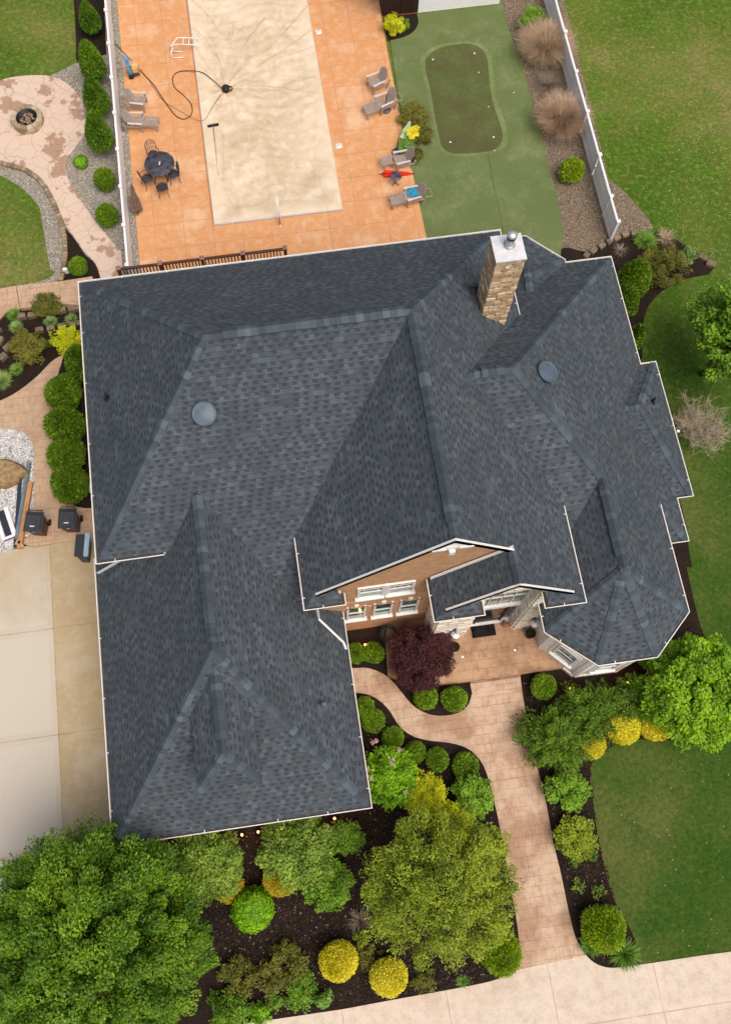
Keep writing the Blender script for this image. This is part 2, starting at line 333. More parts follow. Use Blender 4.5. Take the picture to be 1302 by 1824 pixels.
sheet('pool_deck', [(204, -60, S), (250, 474, S), (262, 540, S), (775, 480, S), (760, 425, S), (722, 250, S), (690, 90, S), (665, -60, S)], .05, ODECK)
sheet('turf', [(674, -60, S), (722, 250, S), (765, 450, S), (790, 520, S), (990, 520, S), (999, 445), (1003, 420), (1001, 398), (990, 345), (974, 280), (950, 190), (930, 115), (904, 45), (880, -60, S)], .046, TURF)
sheet('turf_fringe', [(748, 112), (756, 95), (775, 82), (802, 76), (834, 74), (858, 80), (874, 98), (879, 135), (884, 175), (896, 208), (904, 240), (900, 260), (884, 271), (850, 277), (808, 278), (786, 268), (776, 240), (768, 200), (760, 160)], .050, FRINGE, h=.02)
sheet('putting_green', [(757, 116), (764, 98), (782, 86), (806, 80), (834, 78), (853, 84), (866, 100), (871, 136), (876, 176), (887, 210), (895, 240), (891, 256), (878, 267), (848, 272), (808, 273), (788, 262), (781, 238), (773, 198), (766, 158)], .054, GREEN, h=.02)
sheet('gravel_bed', [(868, -60, S), (890, 8), (905, 45), (928, 110), (948, 185), (972, 275), (990, 345), (1001, 398), (1002, 425), (992, 450, S), (1035, 470, S), (1060, 450, S), (1110, 420, S), (1162, 408, S), (1158, 396), (1120, 350), (1083, 318, S), (990, -60, S)], .014, GRAVB)
sheet('mulch_bed', [(985, 452, S), (1006, 441), (1031, 446), (1054, 449), (1074, 438), (1095, 426), (1128, 417), (1160, 411), (1182, 416), (1209, 430), (1247, 457, S), (1274, 474, S), (1262, 488, S), (1232, 494), (1205, 503), (1170, 526), (1147, 565), (1143, 640, S), (1100, 660, S), (1000, 520, S)], .022, MULCH)
sheet('mulch_bed', [(680, 30, S), (742, 22, S), (745, 40), (736, 56), (718, 66), (692, 72, S)], .058, MULCH, h=.2)
sheet('mulch_bed', [(-60, 560, S), (10, 553), (37, 549), (111, 541), (150, 538, S), (150, 615, S), (125, 629), (95, 643), (68, 670), (34, 697), (0, 716), (-60, 735, S)], .022, MULCH)
sheet('side_path', [(-60, 735, S), (0, 714), (34, 696), (68, 669), (95, 642), (124, 627), (170, 610, S), (178, 700, S), (190, 956, S), (158, 958, S), (60, 974, S), (40, 968, S), (-60, 990, S)], .04, SIDEP)
sheet('side_mulch', [(122, 620, S), (112, 640), (100, 700), (112, 800), (126, 890), (150, 905, S), (190, 905, S), (180, 620, S)], .05, MULCH)
sheet('white_rock_bed', [(-60, 768, S), (-10, 764), (16, 763), (36, 767), (51, 778), (60, 797), (62, 835), (62, 880), (60, 932), (50, 956), (30, 974), (0, 985), (-60, 992, S)], .052, WROCK)
sheet('driveway', [(-100, 998, S), (0, 984), (50, 972, S), (60, 975, S), (158, 958, S), (230, 950, S), (270, 1500, S), (262, 2000, S), (-200, 2000, S)], .034, DRIVE)
sheet('front_bed', [(196, 1440, S), (560, 1040, S), (1000, 1040, S), (1190, 900, S), (1206, 950), (1222, 1010), (1238, 1080), (1256, 1135), (1290, 1152), (1400, 1150, S), (1400, 1290, S), (1302, 1304), (1250, 1322), (1200, 1318), (1130, 1318), (1090, 1330), (1052, 1362), (1057, 1436), (1065, 1492), (1078, 1551), (1095, 1606), (1116, 1642), (1132, 1680), (1140, 1725, S), (1000, 1760, S), (600, 1840, S), (215, 1900, S)], .018, MULCH)
sheet('east_bed', [(1150, 860, S), (1206, 884, S), (1214, 905), (1222, 940), (1226, 975), (1232, 1010, S), (1180, 1010, S)], .014, MULCH)
sheet('pavement', [(-200, 1925, S), (434, 1824, S), (615, 1797, S), (700, 1781, S), (778, 1767), (847, 1754), (880, 1746), (903, 1736), (920, 1716), (925, 1690, S), (1030, 1680, S), (1043, 1701), (1062, 1717), (1091, 1724), (1149, 1717), (1250, 1702), (1302, 1695), (1420, 1676, S), (1460, 1960, S), (-200, 2240, S)], .03, PAVE)
sheet('walkway', [(838, 1214, S), (926, 1201, S), (931, 1240), (943, 1305), (957, 1368), (972, 1430), (986, 1504), (999, 1558), (1013, 1626), (1026, 1673), (1043, 1702, S), (921, 1728, S), (925, 1700), (922, 1655), (911, 1590), (897, 1511), (885, 1449), (872, 1395), (860, 1362), (845, 1343), (828, 1331), (800, 1323), (765, 1319), (735, 1311), (712, 1294), (693, 1265), (672, 1245), (650, 1236), (628, 1233), (596, 1228, S), (590, 1188, S), (628, 1190), (655, 1190), (682, 1200), (700, 1215), (716, 1234), (735, 1256), (758, 1270), (784, 1275), (812, 1271), (830, 1260), (838, 1245), (840, 1230)], .035, WALK)
for a_, b_ in (((868, 274), (897, 415)),):
    p, q = at(*a_, .0515), at(*b_, .0515); d_ = (q - p).normalized() * .007; n_ = Vector((-d_.y, d_.x, 0)); m = MB(); m.prism([(p + n_).to_2d()[:], (q + n_).to_2d()[:], (q - n_).to_2d()[:], (p - n_).to_2d()[:]], .03, .0515, .5); tag(m.build('turf', plain('seam', L(66, 80, 48), .95, .1)), kind='structure')
# porch slab and its step
pp = [at(x, y, .30) for x, y in ((686, 1135), (691, 1204), (703, 1208), (789, 1219), (838, 1213), (925, 1201), (1010, 1188), (1010, 1060), (700, 1060))]
m = MB(); m.prism([(p.x, p.y) for p in pp], .0, .30, .5); tag(m.build('porch_floor', PORCHM), kind='structure')
sp = [at(x, y, .16) for x, y in ((837, 1218), (926, 1206), (929, 1224), (841, 1236))]
m = MB(); m.prism([(p.x, p.y) for p in sp], .0, .16, .5); tag(m.build('porch_step', WALK), kind='structure')
# stepped slabs by the west corner
for i, (q, z) in enumerate([(((108, 501), (165, 492), (165, 545), (110, 541)), .34), (((30, 509), (108, 501), (110, 542), (37, 549)), .22), (((-30, 520), (29, 509), (36, 550), (12, 556), (-30, 600)), .10)]):
    m = MB(); qq = [at(x, y, z) for x, y in q]; m.prism([(p.x, p.y) for p in qq], 0, z, .5); tag(m.build('terrace_step', SIDEP), kind='structure')

# ------------------------------------------------------------------ the house
house = empty('house', (0, 0, 0), 0, 'large brick house under a dark slate-grey shingled roof of many hips and gables', 'house')
ZE, ZR, ZG = 6.1, 10.12, 3.3
W_, N_, S_, X1, X2, YR = -5.93, 18.01, 8.5, -1.83, 3.9, 13.19
FW, FE, YF, YP = -.06, 7.93, 6.25, 6.54
sS = (ZR - ZE) / (YR - S_); sFw = (ZR - ZE) / (X2 - FW); sFe = (ZR - ZE) / (FE - X2)
zS = lambda y: ZE + sS * (y - S_)
zFw = lambda x: ZE + sFw * (x - FW)
zFe = lambda x: ZR - sFe * (x - X2)
G1, G2, GY, GR, GYR, GZ = -6.6, 1.01, .64, -2.74, 5.19, 7.23
sGe = (GZ - ZG) / (G2 - GR); sGw = (GZ - ZG) / (GR - G1); sGs = (GZ - ZG) / (GYR - GY)
yGN = S_ + (GZ - ZE) / sS
zGe = lambda x: GZ - sGe * (x - GR)
V = lambda *a: Vector(a)
roof = MB()
roof.poly([(W_, N_, ZE), (FE, N_, ZE), (X2, YR, ZR), (X1, YR, ZR)])
roof.poly([(W_, N_, ZE), (X1, YR, ZR), (W_, S_, ZE)])
yv = 6.64; zv = zS(yv); xv = GR + (GZ - zv) / sGe
yD = S_ + (zFw(.35) - ZE) / sS
roof.poly([(W_, S_, ZE), (G1 + (ZE - ZG) / sGw, S_, ZE), (GR, yGN, GZ), (xv, yv, zv), (.35, yv, zv), (.35, yD, zFw(.35)), (X2, YR, ZR), (X1, YR, ZR)])
roof.poly([(FW, S_, ZE), (FW, YF, ZE), (.25, YP, zFw(.25)), (X2, YP, ZR), (X2, YR, ZR)])
QX = 5.67; QZ = zFe(QX); EY = 5.57
roof.poly([(X2, YR, ZR), (X2, YP, ZR), (QX, YP, QZ), (QX, EY, QZ), (7.62, EY, zFe(7.62)), (FE, 5.35, ZE), (FE, N_, ZE)])
EW = 3.6; sEn = (QZ - ZE) / (QX - EW)
roof.poly([(QX, 6.62, QZ), (QX, EY, QZ), (EW + .27, EY, ZE + .27 * sEn), (EW, 5.40, ZE), (EW, 6.62, ZE)])
def cornice(xa, xb, y0, y1, top):       # small sloping return at a gable foot
    roof.poly([(xa, y0, ZE), (xb, y0, ZE), (xb - (.12 if xb > xa else -.12), y1, top), (xa + (.25 if xb > xa else -.25), y1, top)])
cornice(FW, 1.02, YF, YP + .05, zFw(.25) - .02); cornice(EW, 4.95, 5.38, EY + .1, ZE + .24); cornice(FE, 6.85, 5.33, EY + .1, ZE + .24)
R1 = roof.build('main_roof', SH, house)
# garage roof
gr = MB()
zz = zS(8.9); gr.poly([(G1, GY, ZG), (GR, GYR, GZ), (GR, yGN, GZ), (G1 + (zz - ZG) / sGw, 8.9, zz), (-5.4, 8.9, ZG + sGw * (-5.4 - G1)), (-5.4, 9.5, ZG + sGw * (-5.4 - G1)), (G1, 9.5, ZG)])
gr.poly([(G2, GY, ZG), (G2, yv, ZG), (.35, yv, zGe(.35)), (xv, yv, zv), (GR, yGN, GZ), (GR, GYR, GZ)])
gr.poly([(G1, GY, ZG), (G2, GY, ZG), (GR, GYR, GZ)])
R2 = gr.build('garage_roof', SH, house)
# dormer on the garage hip
DZ, DR, dx0, dx1, dy0 = 5.98, 6.82, -3.66, -1.92, 1.66
dxm = (dx0 + dx1) / 2; dyr = 2.45; yN = lambda z: GY + (z - ZG) / sGs
dm = MB()
dm.poly([(dx0, dy0, DZ), (dxm, dyr, DR), (dxm, yN(DR), DR), (dx0, yN(DZ), DZ)]); dm.poly([(dx1, dy0, DZ), (dxm, dyr, DR), (dxm, yN(DR), DR), (dx1, yN(DZ), DZ)])
dm.poly([(dx0, dy0, DZ), (dx1, dy0, DZ), (dxm, dyr, DR)])
R3_ = dm.build('dormer_roof', SH, house)
dmw = MB(); dmw.box(dx0 + .18, dy0 + .18, 3.9, dx1 - .18, 3.4, DZ - .02); dmw.build('dormer_wall', STUCCO, house)
sf = MB(); sf.prism([(dx0, dy0), (dx1, dy0), (dx1, yN(DZ) - .1), (dx0, yN(DZ) - .1)], DZ - .10, DZ - .015); sf.build('dormer_soffit', DARKM, house)
# east wing, turret, bump and bay
EZ, EY0, EX2, EXE, EYN, EYS = 8.64, 11.77, 6.74, 12.53, 18.2, 7.42
sE = (EZ - ZG) / (EXE - EX2); zE = lambda x: EZ - sE * (x - EX2)
EXW = X2 + (ZR - EZ) / sFe
TX, TYN, TYA, T0, T1, T2, T3, TY0, TY1 = 9.24, 8.93, 6.05, 7.15, 8.51, 10.3, 11.58, 4.93, 3.73
TZ = zE(T3); TZR = zE(TX); sT = (TZR - TZ) / (TX - T0); sEs = (EZ - TZR) / (EY0 - TYN); sEn_ = (EZ - ZG) / (EYN - EY0)
er = MB()
zw = TZ + sT * (7.53 - T0); yw = TYN - (TZR - zw) / sEs; zf = zFe(7.53)
er.poly([(EXW, EY0, EZ), (EX2, EY0, EZ), (TX, TYN, TZR), (7.53, yw, zw), (7.53, EY0 - (EZ - zf) / sEs, zf)])
er.poly([(EX2, EY0, EZ), (EXE, EYN, ZG), (EXE, EYS, ZG), (T3, EYS + (TZ - ZG) / .824, TZ), (T3, TY0, TZ), (TX, TYA, TZR), (TX, TYN, TZR)])
er.poly([(EXE, EYS, ZG), (T3, EYS + (TZ - ZG) / .824, TZ), (11.2, EYS + (TZ - ZG) / .824, TZ), (11.2, EYS, ZG)])
er.poly([(EX2, EY0, EZ), (EXW, EY0, EZ), (7.53, EY0 + (EZ - zf) / sEn_, zf), (7.53, EYN, ZG), (EXE, EYN, ZG)])
BX, BYN, BYS, BZ, BRX, BRY = 13.08, 13.81, 8.92, 4.6, 11.67, 11.78
er.poly([(BX, BYN, ZG), (BX, BYS, ZG), (BRX, BRY, BZ)]); bx = EX2 + (EZ - BZ) / sE
er.poly([(BX, BYN, ZG), (BRX, BRY, BZ), (bx, BRY, BZ), (EXE, BYN, ZG)]); er.poly([(BX, BYS, ZG), (EXE, BYS, ZG), (bx, BRY, BZ), (BRX, BRY, BZ)])
ya, za, yb = 17.2, 4.88, 16.3
er.poly([(8.28, 19.5, ZG), (9.68, 19.5, ZG), (8.97, ya, za)]); er.poly([(9.68, 19.5, ZG), (10.85, 18.35, ZG), (10.72, 18.1, ZG + .08), (8.9, yb, za), (8.97, ya, za)])
er.poly([(8.28, 19.5, ZG), (7.4, 18.6, ZG), (7.54, 17.3, 3.9), (8.9, yb, za), (8.97, ya, za)])
R4 = er.build('wing_roof', SH, house)
tr = MB()
tr.poly([(TX, TYN, TZR), (7.53, yw, zw), (7.53, 5.9, zw), (T0, 5.9, TZ), (T0, TY0, TZ), (TX, TYA, TZR)])
tr.poly([(TX, TYA, TZR), (T0, TY0, TZ), (T1, TY1, TZ)]); tr.poly([(TX, TYA, TZR), (T1, TY1, TZ), (T2, TY1, TZ)]); tr.poly([(TX, TYA, TZR), (T2, TY1, TZ), (T3, TY0, TZ)])
R5 = tr.build('turret_roof', SH, house)
# ridge caps: overlapping shingle pieces along ridges and hips
def cap(parent, p0, p1, n1, n2, vent=False, trim=(0, 0)):
    p0, p1 = Vector(p0), Vector(p1); d = (p1 - p0); ln = d.length; d /= ln; p0 = p0 + d * trim[0]; ln -= sum(trim)
    def side(n):
        n = Vector(n).normalized(); s = d.cross(n).normalized()
        return s, n
    s1, n1 = side(n1); s2, n2 = side(n2)
    if s1.dot(s2) > 0 and abs((s1 - s2).length) < .01: s2 = -s2
    c = (n1 + n2).normalized()
    s1 = s1 if s1.dot(c) < 0 else -s1; s2 = s2 if s2.dot(c) < 0 else -s2
    if s1.dot(s2) > .98: return
    m = MB(); lift = .06 if vent else 0.0; x = 0.0; wd = .135
    if vent:
        for s, n in ((s1, n1), (s2, n2)):
            a0, a1 = p0 + d * .35, p0 + d * (ln - .35); e = s * .15
            m.add([a0 + e + n * .0, a1 + e + n * .0, a1 + e + n * .05, a0 + e + n * .05], [(0, 1, 2, 3), (3, 2, 1, 0)], 0.0)
            m.add([a0 + e + n * .05, a1 + e + n * .05, a1 + c * .05, a0 + c * .05], [(0, 1, 2, 3)], 0.0)
    while x < ln - .02:
        l = min(random.uniform(.15, .24), ln - x); t = random.random() ** 1.2; j = random.uniform(-.012, .012)
        up = lift if .35 <= x < ln - .35 else 0.0
        a = p0 + d * x; b = p0 + d * (x + l + .02)
        h0, h1 = .036 + up, .016 + up
        L0, L1 = a + s1 * (wd + j) + n1 * h0, b + s1 * (wd + j) + n1 * h1
        Ra, Rb = a + s2 * (wd - j) + n2 * h0, b + s2 * (wd - j) + n2 * h1
        Ca, Cb = a + c * (h0 + .012), b + c * (h1 + .012)
        m.add([L0, Ca, Cb, L1, Ra, Rb, a + s1 * (wd + j), a + s2 * (wd - j), b + s1 * (wd + j), b + s2 * (wd - j), a], [(0, 1, 2, 3), (1, 4, 5, 2), (6, 10, 1, 0), (10, 7, 4, 1), (0, 3, 8, 6), (4, 7, 9, 5)], t)
        x += l
    return m.build('ridge_cap', CAP, parent)
nN = (0, sS * .97, 1); nSo = (0, -sS, 1); nWm = (-(ZR - ZE) / (X1 - W_), 0, 1); nFw = (-sFw, 0, 1); nFe = (sFe, 0, 1)
cap(R1, (X1, YR, ZR), (X2, YR, ZR), nN, nSo, True)
cap(R1, (W_, N_, ZE), (X1, YR, ZR), nN, nWm, trim=(.25, 0)); cap(R1, (W_, S_, ZE), (X1, YR, ZR), nWm, nSo, trim=(.25, 0))
cap(R1, (X2, YP, ZR), (X2, YR, ZR), nFw, nFe, True, trim=(.1, 0)); cap(R1, (FE, N_, ZE), (X2, YR, ZR), nN, nFe, trim=(.25, 0))
cap(R1, (QX, EY, QZ), (QX, 6.6, QZ), (-sEn, 0, 1), nFe)
nGe = (sGe, 0, 1); nGw = (-sGw, 0, 1); nGs = (0, -sGs, 1)
cap(R2, (GR, GYR, GZ), (GR, yGN, GZ), nGe, nGw, True); cap(R2, (G1, GY, ZG), (GR, GYR, GZ), nGw, nGs, trim=(.25, 0)); cap(R2, (G2, GY, ZG), (GR, GYR, GZ), nGe, nGs, trim=(.25, 0))
dS = (DR - DZ) / (dx1 - dxm)
cap(R3_, (dxm, dyr, DR), (dxm, yN(DR) + .1, DR), (dS, 0, 1), (-dS, 0, 1), True); cap(R3_, (dx0, dy0, DZ), (dxm, dyr, DR), (-dS, 0, 1), (0, -1, 1)); cap(R3_, (dx1, dy0, DZ), (dxm, dyr, DR), (dS, 0, 1), (0, -1, 1))
nE = (sE, 0, 1); nEs = (0, -sEs, 1); nEn = (0, sEn_, 1); nTw = (-sT, 0, 1)
cap(R4, (EXW, EY0, EZ), (EX2, EY0, EZ), nEn, nEs, True); cap(R4, (EXE, EYN, ZG), (EX2, EY0, EZ), nEn, nE, trim=(.25, 0)); cap(R4, (TX, TYN, TZR), (EX2, EY0, EZ), nE, nEs)
cap(R4, (TX, TYA, TZR), (TX, TYN, TZR), nE, nTw, True); cap(R4, (EXE, EYS, ZG), (T3, EYS + (TZ - ZG) / .824, TZ), nE, (0, -.824, 1))
cap(R4, (BX, BYN, ZG), (BRX, BRY, BZ), nE, (0, .65, 1)); cap(R4, (BX, BYS, ZG), (BRX, BRY, BZ), nE, (0, -.45, 1)); cap(R4, (bx, BRY, BZ), (BRX, BRY, BZ), (0, .65, 1), (0, -.45, 1))
cap(R4, (8.9, yb, za), (8.97, ya, za), (.6, 0, 1), (-.6, 0, 1)); cap(R4, (9.68, 19.5, ZG), (8.97, ya, za), (0, .7, 1), (.7, .6, 1)); cap(R4, (10.85, 18.35, ZG), (9.0, 16.9, za - .1), (.7, .6, 1), (.2, -.8, 1)); cap(R4, (8.28, 19.5, ZG), (8.97, ya, za), (0, .7, 1), (-.7, .6, 1))
cap(R5, (T0, TY0, TZ), (TX, TYA, TZR), nTw, (-.7, -.8, 1)); cap(R5, (T1, TY1, TZ), (TX, TYA, TZR), (-.7, -.8, 1), (0, -.9, 1)); cap(R5, (T2, TY1, TZ), (TX, TYA, TZR), (0, -.9, 1), (.7, -.8, 1)); cap(R5, (T3, TY0, TZ), (TX, TYA, TZR), (.7, -.8, 1), nE)
# gutters: U channels with hangers and some debris, swept along the eaves (outside is to the right of travel)
def gutter(pts, z, parent=house, hang=True, w_=.105):
    m = MB(); dk = MB(); P = [Vector((p[0], p[1], 0)) for p in pts]; k = len(P)
    def off(i, o):
        d0 = (P[i] - P[i - 1]).normalized() if i > 0 else None; d1 = (P[i + 1] - P[i]).normalized() if i < k - 1 else None
        a = d0 or d1; b = d1 or d0; na = Vector((a.y, -a.x, 0)); nb = Vector((b.y, -b.x, 0)); n = (na + nb); n /= max(.3, n.length_squared / 2) ; n = n
        return P[i] + n * o
    prof = [(-.05, 0.0), (-.05, -.12), (w_ - .045, -.12), (w_ - .02, .0), (w_ - .045, .0), (w_ - .06, -.10)]
    for i in range(k - 1):
        for j in range(len(prof) - 1):
            (o0, z0), (o1, z1) = prof[j], prof[j + 1]
            m.add([off(i, o0) + V(0, 0, z + z0), off(i + 1, o0) + V(0, 0, z + z0), off(i + 1, o1) + V(0, 0, z + z1), off(i, o1) + V(0, 0, z + z1)], [(0, 1, 2, 3)], .6)
        dk.add([off(i, -.05) + V(0, 0, z - .05), off(i + 1, -.05) + V(0, 0, z - .05), off(i + 1, w_ - .055) + V(0, 0, z - .05), off(i, w_ - .055) + V(0, 0, z - .05)], [(0, 1, 2, 3)], .5)
        d = P[i + 1] - P[i]; L_ = d.length; d.normalize(); n = V(d.y, -d.x, 0); x = .5
        while hang and x < L_ - .2:
            c = P[i] + d * x + V(0, 0, z + .006); s = .012
            m.add([c - d * s - n * .02, c + d * s - n * .02, c + d * s + n * (w_ - .02), c - d * s + n * (w_ - .02)], [(0, 1, 2, 3)], .9); x += random.uniform(1.3, 2.2)
    o = m.build('gutter', WHITE, parent); dk.build('gutter_debris', GUT, o); return o
xg = G1 + (ZE - ZG) / sGw
gutter([(xg - .15, S_), (W_, S_), (W_, N_), (FE, N_), (FE, 14.75)][::-1], ZE)
gutter([(FW, S_ - .1), (FW, YF), (1.02, YF), (1.02, YP)], ZE)
gutter([(6.85, 5.75), (6.85, 5.33), (FE, 5.33), (FE, 8.25)], ZE); gutter([(EW, 6.6), (EW, 5.38), (4.95, 5.38), (4.95, 5.75)], ZE)
gutter([(G1, 9.5), (G1, GY), (G2, GY), (G2, 6.6)], ZG)
gutter([(7.53, 18.6), (8.28, 19.5), (9.68, 19.5), (10.85, 18.35), (10.85, EYN), (EXE, EYN), (EXE, BYN), (BX, BYN), (BX, BYS), (EXE, BYS), (EXE, EYS), (11.3, EYS)][::-1], ZG)
gutter([(T3, 8.45), (T3, TY0), (T2, TY1), (T1, TY1), (T0, TY0), (T0, 5.9)][::-1], TZ)
# rake boards
rk = MB()
def rake(a, b, y, w_=.19):
    a, b = Vector(a), Vector(b); yo = y - .035
    yo = y - .05; v = [(a.x, yo, a.z + .035), (b.x, yo, b.z + .035), (b.x, yo, b.z - w_), (a.x, yo, a.z - w_)]
    rk.add(v + [(p[0], yo + .065, p[2]) for p in v], [(0, 1, 2, 3), (3, 2, 1, 0), (4, 5, 1, 0), (3, 2, 6, 7), (4, 5, 6, 7)], .7)
rake((.25, 0, zFw(.25)), (X2, 0, ZR), YP); rake((X2, 0, ZR), (QX + .05, 0, QZ - .03), YP)
rake((EW + .27, 0, ZE + .27 * sEn), (QX, 0, QZ), EY); rake((QX, 0, QZ), (7.62, 0, zFe(7.62)), EY)
rk.build('rake_board', WHITE, house)
fl = MB()
a_, b_ = V(EW + .02, 6.60, ZE + .06), V(QX, 6.60, QZ + .05); fl.add([a_, b_, b_ + V(0, 0, .16), a_ + V(0, 0, .16), a_ + V(0, -.05, 0), b_ + V(0, -.05, 0), b_ + V(0, -.05, .16), a_ + V(0, -.05, .16)], [(4, 5, 6, 7), (7, 6, 2, 3)], .7); fl.build('flashing', WHITE, house)
# soffits
so_ = MB()
so_.prism([(W_, S_ + .0), (xg, S_), (xg, 8.9), (-5.5, 8.9), (-5.5, 17.6), (7.5, 17.6), (7.5, 5.7), (FE, 5.4), (FE, N_), (W_, N_)], ZE - .16, ZE - .11)
so_.prism([(FW, YF), (1.0, YF), (1.0, 6.66), (.34, 6.66), (.34, S_), (FW, S_)], ZE - .16, ZE - .11)
so_.prism([(EW, 5.38), (4.94, 5.38), (4.94, 5.86), (4.0, 5.86), (4.0, 6.66), (EW, 6.66)], ZE - .17, ZE - .12); so_.prism([(6.86, 5.33), (FE - .01, 5.33), (FE - .01, 5.86), (6.86, 5.86)], ZE - .17, ZE - .12)
so_.prism([(G1, GY), (G2, GY), (G2, 6.6), (.3, 6.6), (.3, 8.8), (G1, 8.8)], ZG - .16, ZG - .11)
so_.prism([(T0, 5.9), (T0, TY0), (T1, TY1), (T2, TY1), (T3, TY0), (T3, 8.3), (7.6, 8.3), (7.6, 5.9)], TZ - .16, TZ - .11)
so_.prism([(7.6, EYS), (EXE, EYS), (EXE, BYS), (BX, BYS), (BX, BYN), (EXE, BYN), (EXE, EYN), (10.85, EYN), (10.85, 18.35), (9.68, 19.5), (8.28, 19.5), (7.6, 18.6)], ZG - .16, ZG - .11)
so_.build('soffit', WHITE, house)
# walls
w1 = MB(); w1.prism([(-5.5, 8.92), (.4, 8.92), (.4, 17.6), (-5.5, 17.6)], 0, ZE - .12); w1.build('wall', STUCCO, house)
w2 = MB()
zt = ZE - .12
fr = [(.35, 0), (7.5, 0), (7.5, zFe(7.5) - .12), (X2, ZR - .14), (.35, zFw(.35) - .12)]
w2.add([(x, 6.64, z) for x, z in fr], [(0, 1, 2, 3, 4)]); w2.box(.35, 6.642, 0, .352, 17.6, zt, .5); w2.box(7.498, 6.642, 0, 7.5, 17.6, zt, .5)
W2 = w2.build('brick_wall', BRICK, house)
w3 = MB(); w3.prism([(-6.2, 1.04), (.62, 1.04), (.62, 6.63), (.34, 6.63), (.34, 8.9), (-6.2, 8.9)], 0, ZG - .12); w3.build('garage_wall', BRICK, house)
w4 = MB(); w4.prism([(7.52, 7.85), (12.13, 7.85), (12.13, 9.3), (12.68, 9.3), (12.68, 13.4), (12.13, 13.4), (12.13, 17.8), (10.5, 17.8), (10.5, 18.1), (9.5, 19.1), (8.45, 19.1), (7.6, 18.2), (7.52, 17.8)], 0, ZG - .12); w4.build('wing_wall', BRICK, house)
tw = [(7.72, 6.6), (7.72, 5.09), (8.75, 3.95), (10.3, 3.92), (11.2, 4.95), (11.2, 8.5), (7.72, 8.5)]
w5 = MB(); w5.prism(tw, 0, TZ - .12); W5 = w5.build('turret_wall', STUCCO, house)
# panel mouldings on the turret faces
def wallbasis(a, b):
    a, b = Vector((a[0], a[1], 0)), Vector((b[0], b[1], 0)); d = (b - a).normalized(); n = Vector((d.y, -d.x, 0)); return a, d, n
def onwall(mb, a, d, n, u0, u1, z0, z1, p0, p1, tone=.5):
    mt = Matrix((( d.x, n.x, 0, a.x), (d.y, n.y, 0, a.y), (0, 0, 1, 0), (0, 0, 0, 1)))
    mb.box(u0, p0, z0, u1, p1, z1, tone, mt)
def window(a, b, u0, u1, z0, z1, parent, rows=2, cols=1, name='window', arch=False, sill=True):
    a, d, n = wallbasis(a, b); f = MB(); t = .07
    g_ = MB(); onwall(g_, a, d, n, u0 + .03, u1 - .03, z0 + .03, z1 - .02, .004, .02)
    G_ = g_.build(name, GLASS, parent)
    onwall(f, a, d, n, u0, u0 + t, z0, z1, -.02, .055); onwall(f, a, d, n, u1 - t, u1, z0, z1, -.02, .055)
    onwall(f, a, d, n, u0 + t, u1 - t, z1 - t, z1, -.02, .054); onwall(f, a, d, n, u0 + t, u1 - t, z0, z0 + t, -.02, .054)
    zm = (z0 + z1) / 2; onwall(f, a, d, n, u0 + t, u1 - t, zm - .03, zm + .03, -.02, .045)
    for i in range(1, cols): x = u0 + (u1 - u0) * i / cols; onwall(f, a, d, n, x - .011, x + .011, zm + .03, z1 - t, .0, .032)
    if cols > 1: onwall(f, a, d, n, u0 + t, u1 - t, (zm + z1) / 2 - .01, (zm + z1) / 2 + .01, .0, .03)
    f.build('frame', WHITE, G_)
    if sill:
        s = MB(); onwall(s, a, d, n, u0 - .06, u1 + .06, z0 - .09, z0 - .002, -.02, .13); s.build('sill', WHITE, G_)
    if arch:
        s = MB(); kx = (u0 + u1) / 2
        for i in range(11):
            an = math.radians(25 + 13 * i); r = (u1 - u0) * .62; c_ = V(kx - r * math.cos(an), .02, z1 - .22 + r * .62 * math.sin(an))
            mt = Matrix(((d.x, n.x, 0, a.x), (d.y, n.y, 0, a.y), (0, 0, 1, 0), (0, 0, 0, 1))) @ Matrix.Translation(c_) @ Matrix.Rotation(-(an - math.pi / 2), 4, 'Y').inverted().inverted()
            s.box(-.035, -.01, -.09, .035, .035, .09, random.random(), mt)
        s.build('arch_bricks', BRICK, G_)
        q = MB(); onwall(q, a, d, n, kx - .07, kx + .07, z1 + .0, z1 + .2, -.01, .06); q.build('keystone', CRST, G_)
    return G_
FA, FB = (.35, 6.64), (7.5, 6.64)
for x0 in (1.20, 2.07, 2.92): window(FA, FB, x0 - .35, x0 - .35 + .62, 1.95, 3.72, W2, arch=True)
window(FA, FB, 1.50 - .35, 2.31 - .35, 4.85, 6.05, W2, cols=4); window(FA, FB, 2.40 - .35, 3.22 - .35, 4.85, 6.05, W2, cols=4)
q = MB(); onwall(q, *wallbasis(FA, FB), 2.30 - .35, 2.41 - .35, 4.8, 6.08, -.01, .07); q.build('mullion', WHITE, W2)
q = MB(); a, d, n = wallbasis(FA, FB)
onwall(q, a, d, n, 0, 3.6, 4.28, 4.36, -.01, .03); onwall(q, a, d, n, 0, 3.6, 1.5, 1.58, -.01, .03)
q.build('brick_band', BRICK, W2)
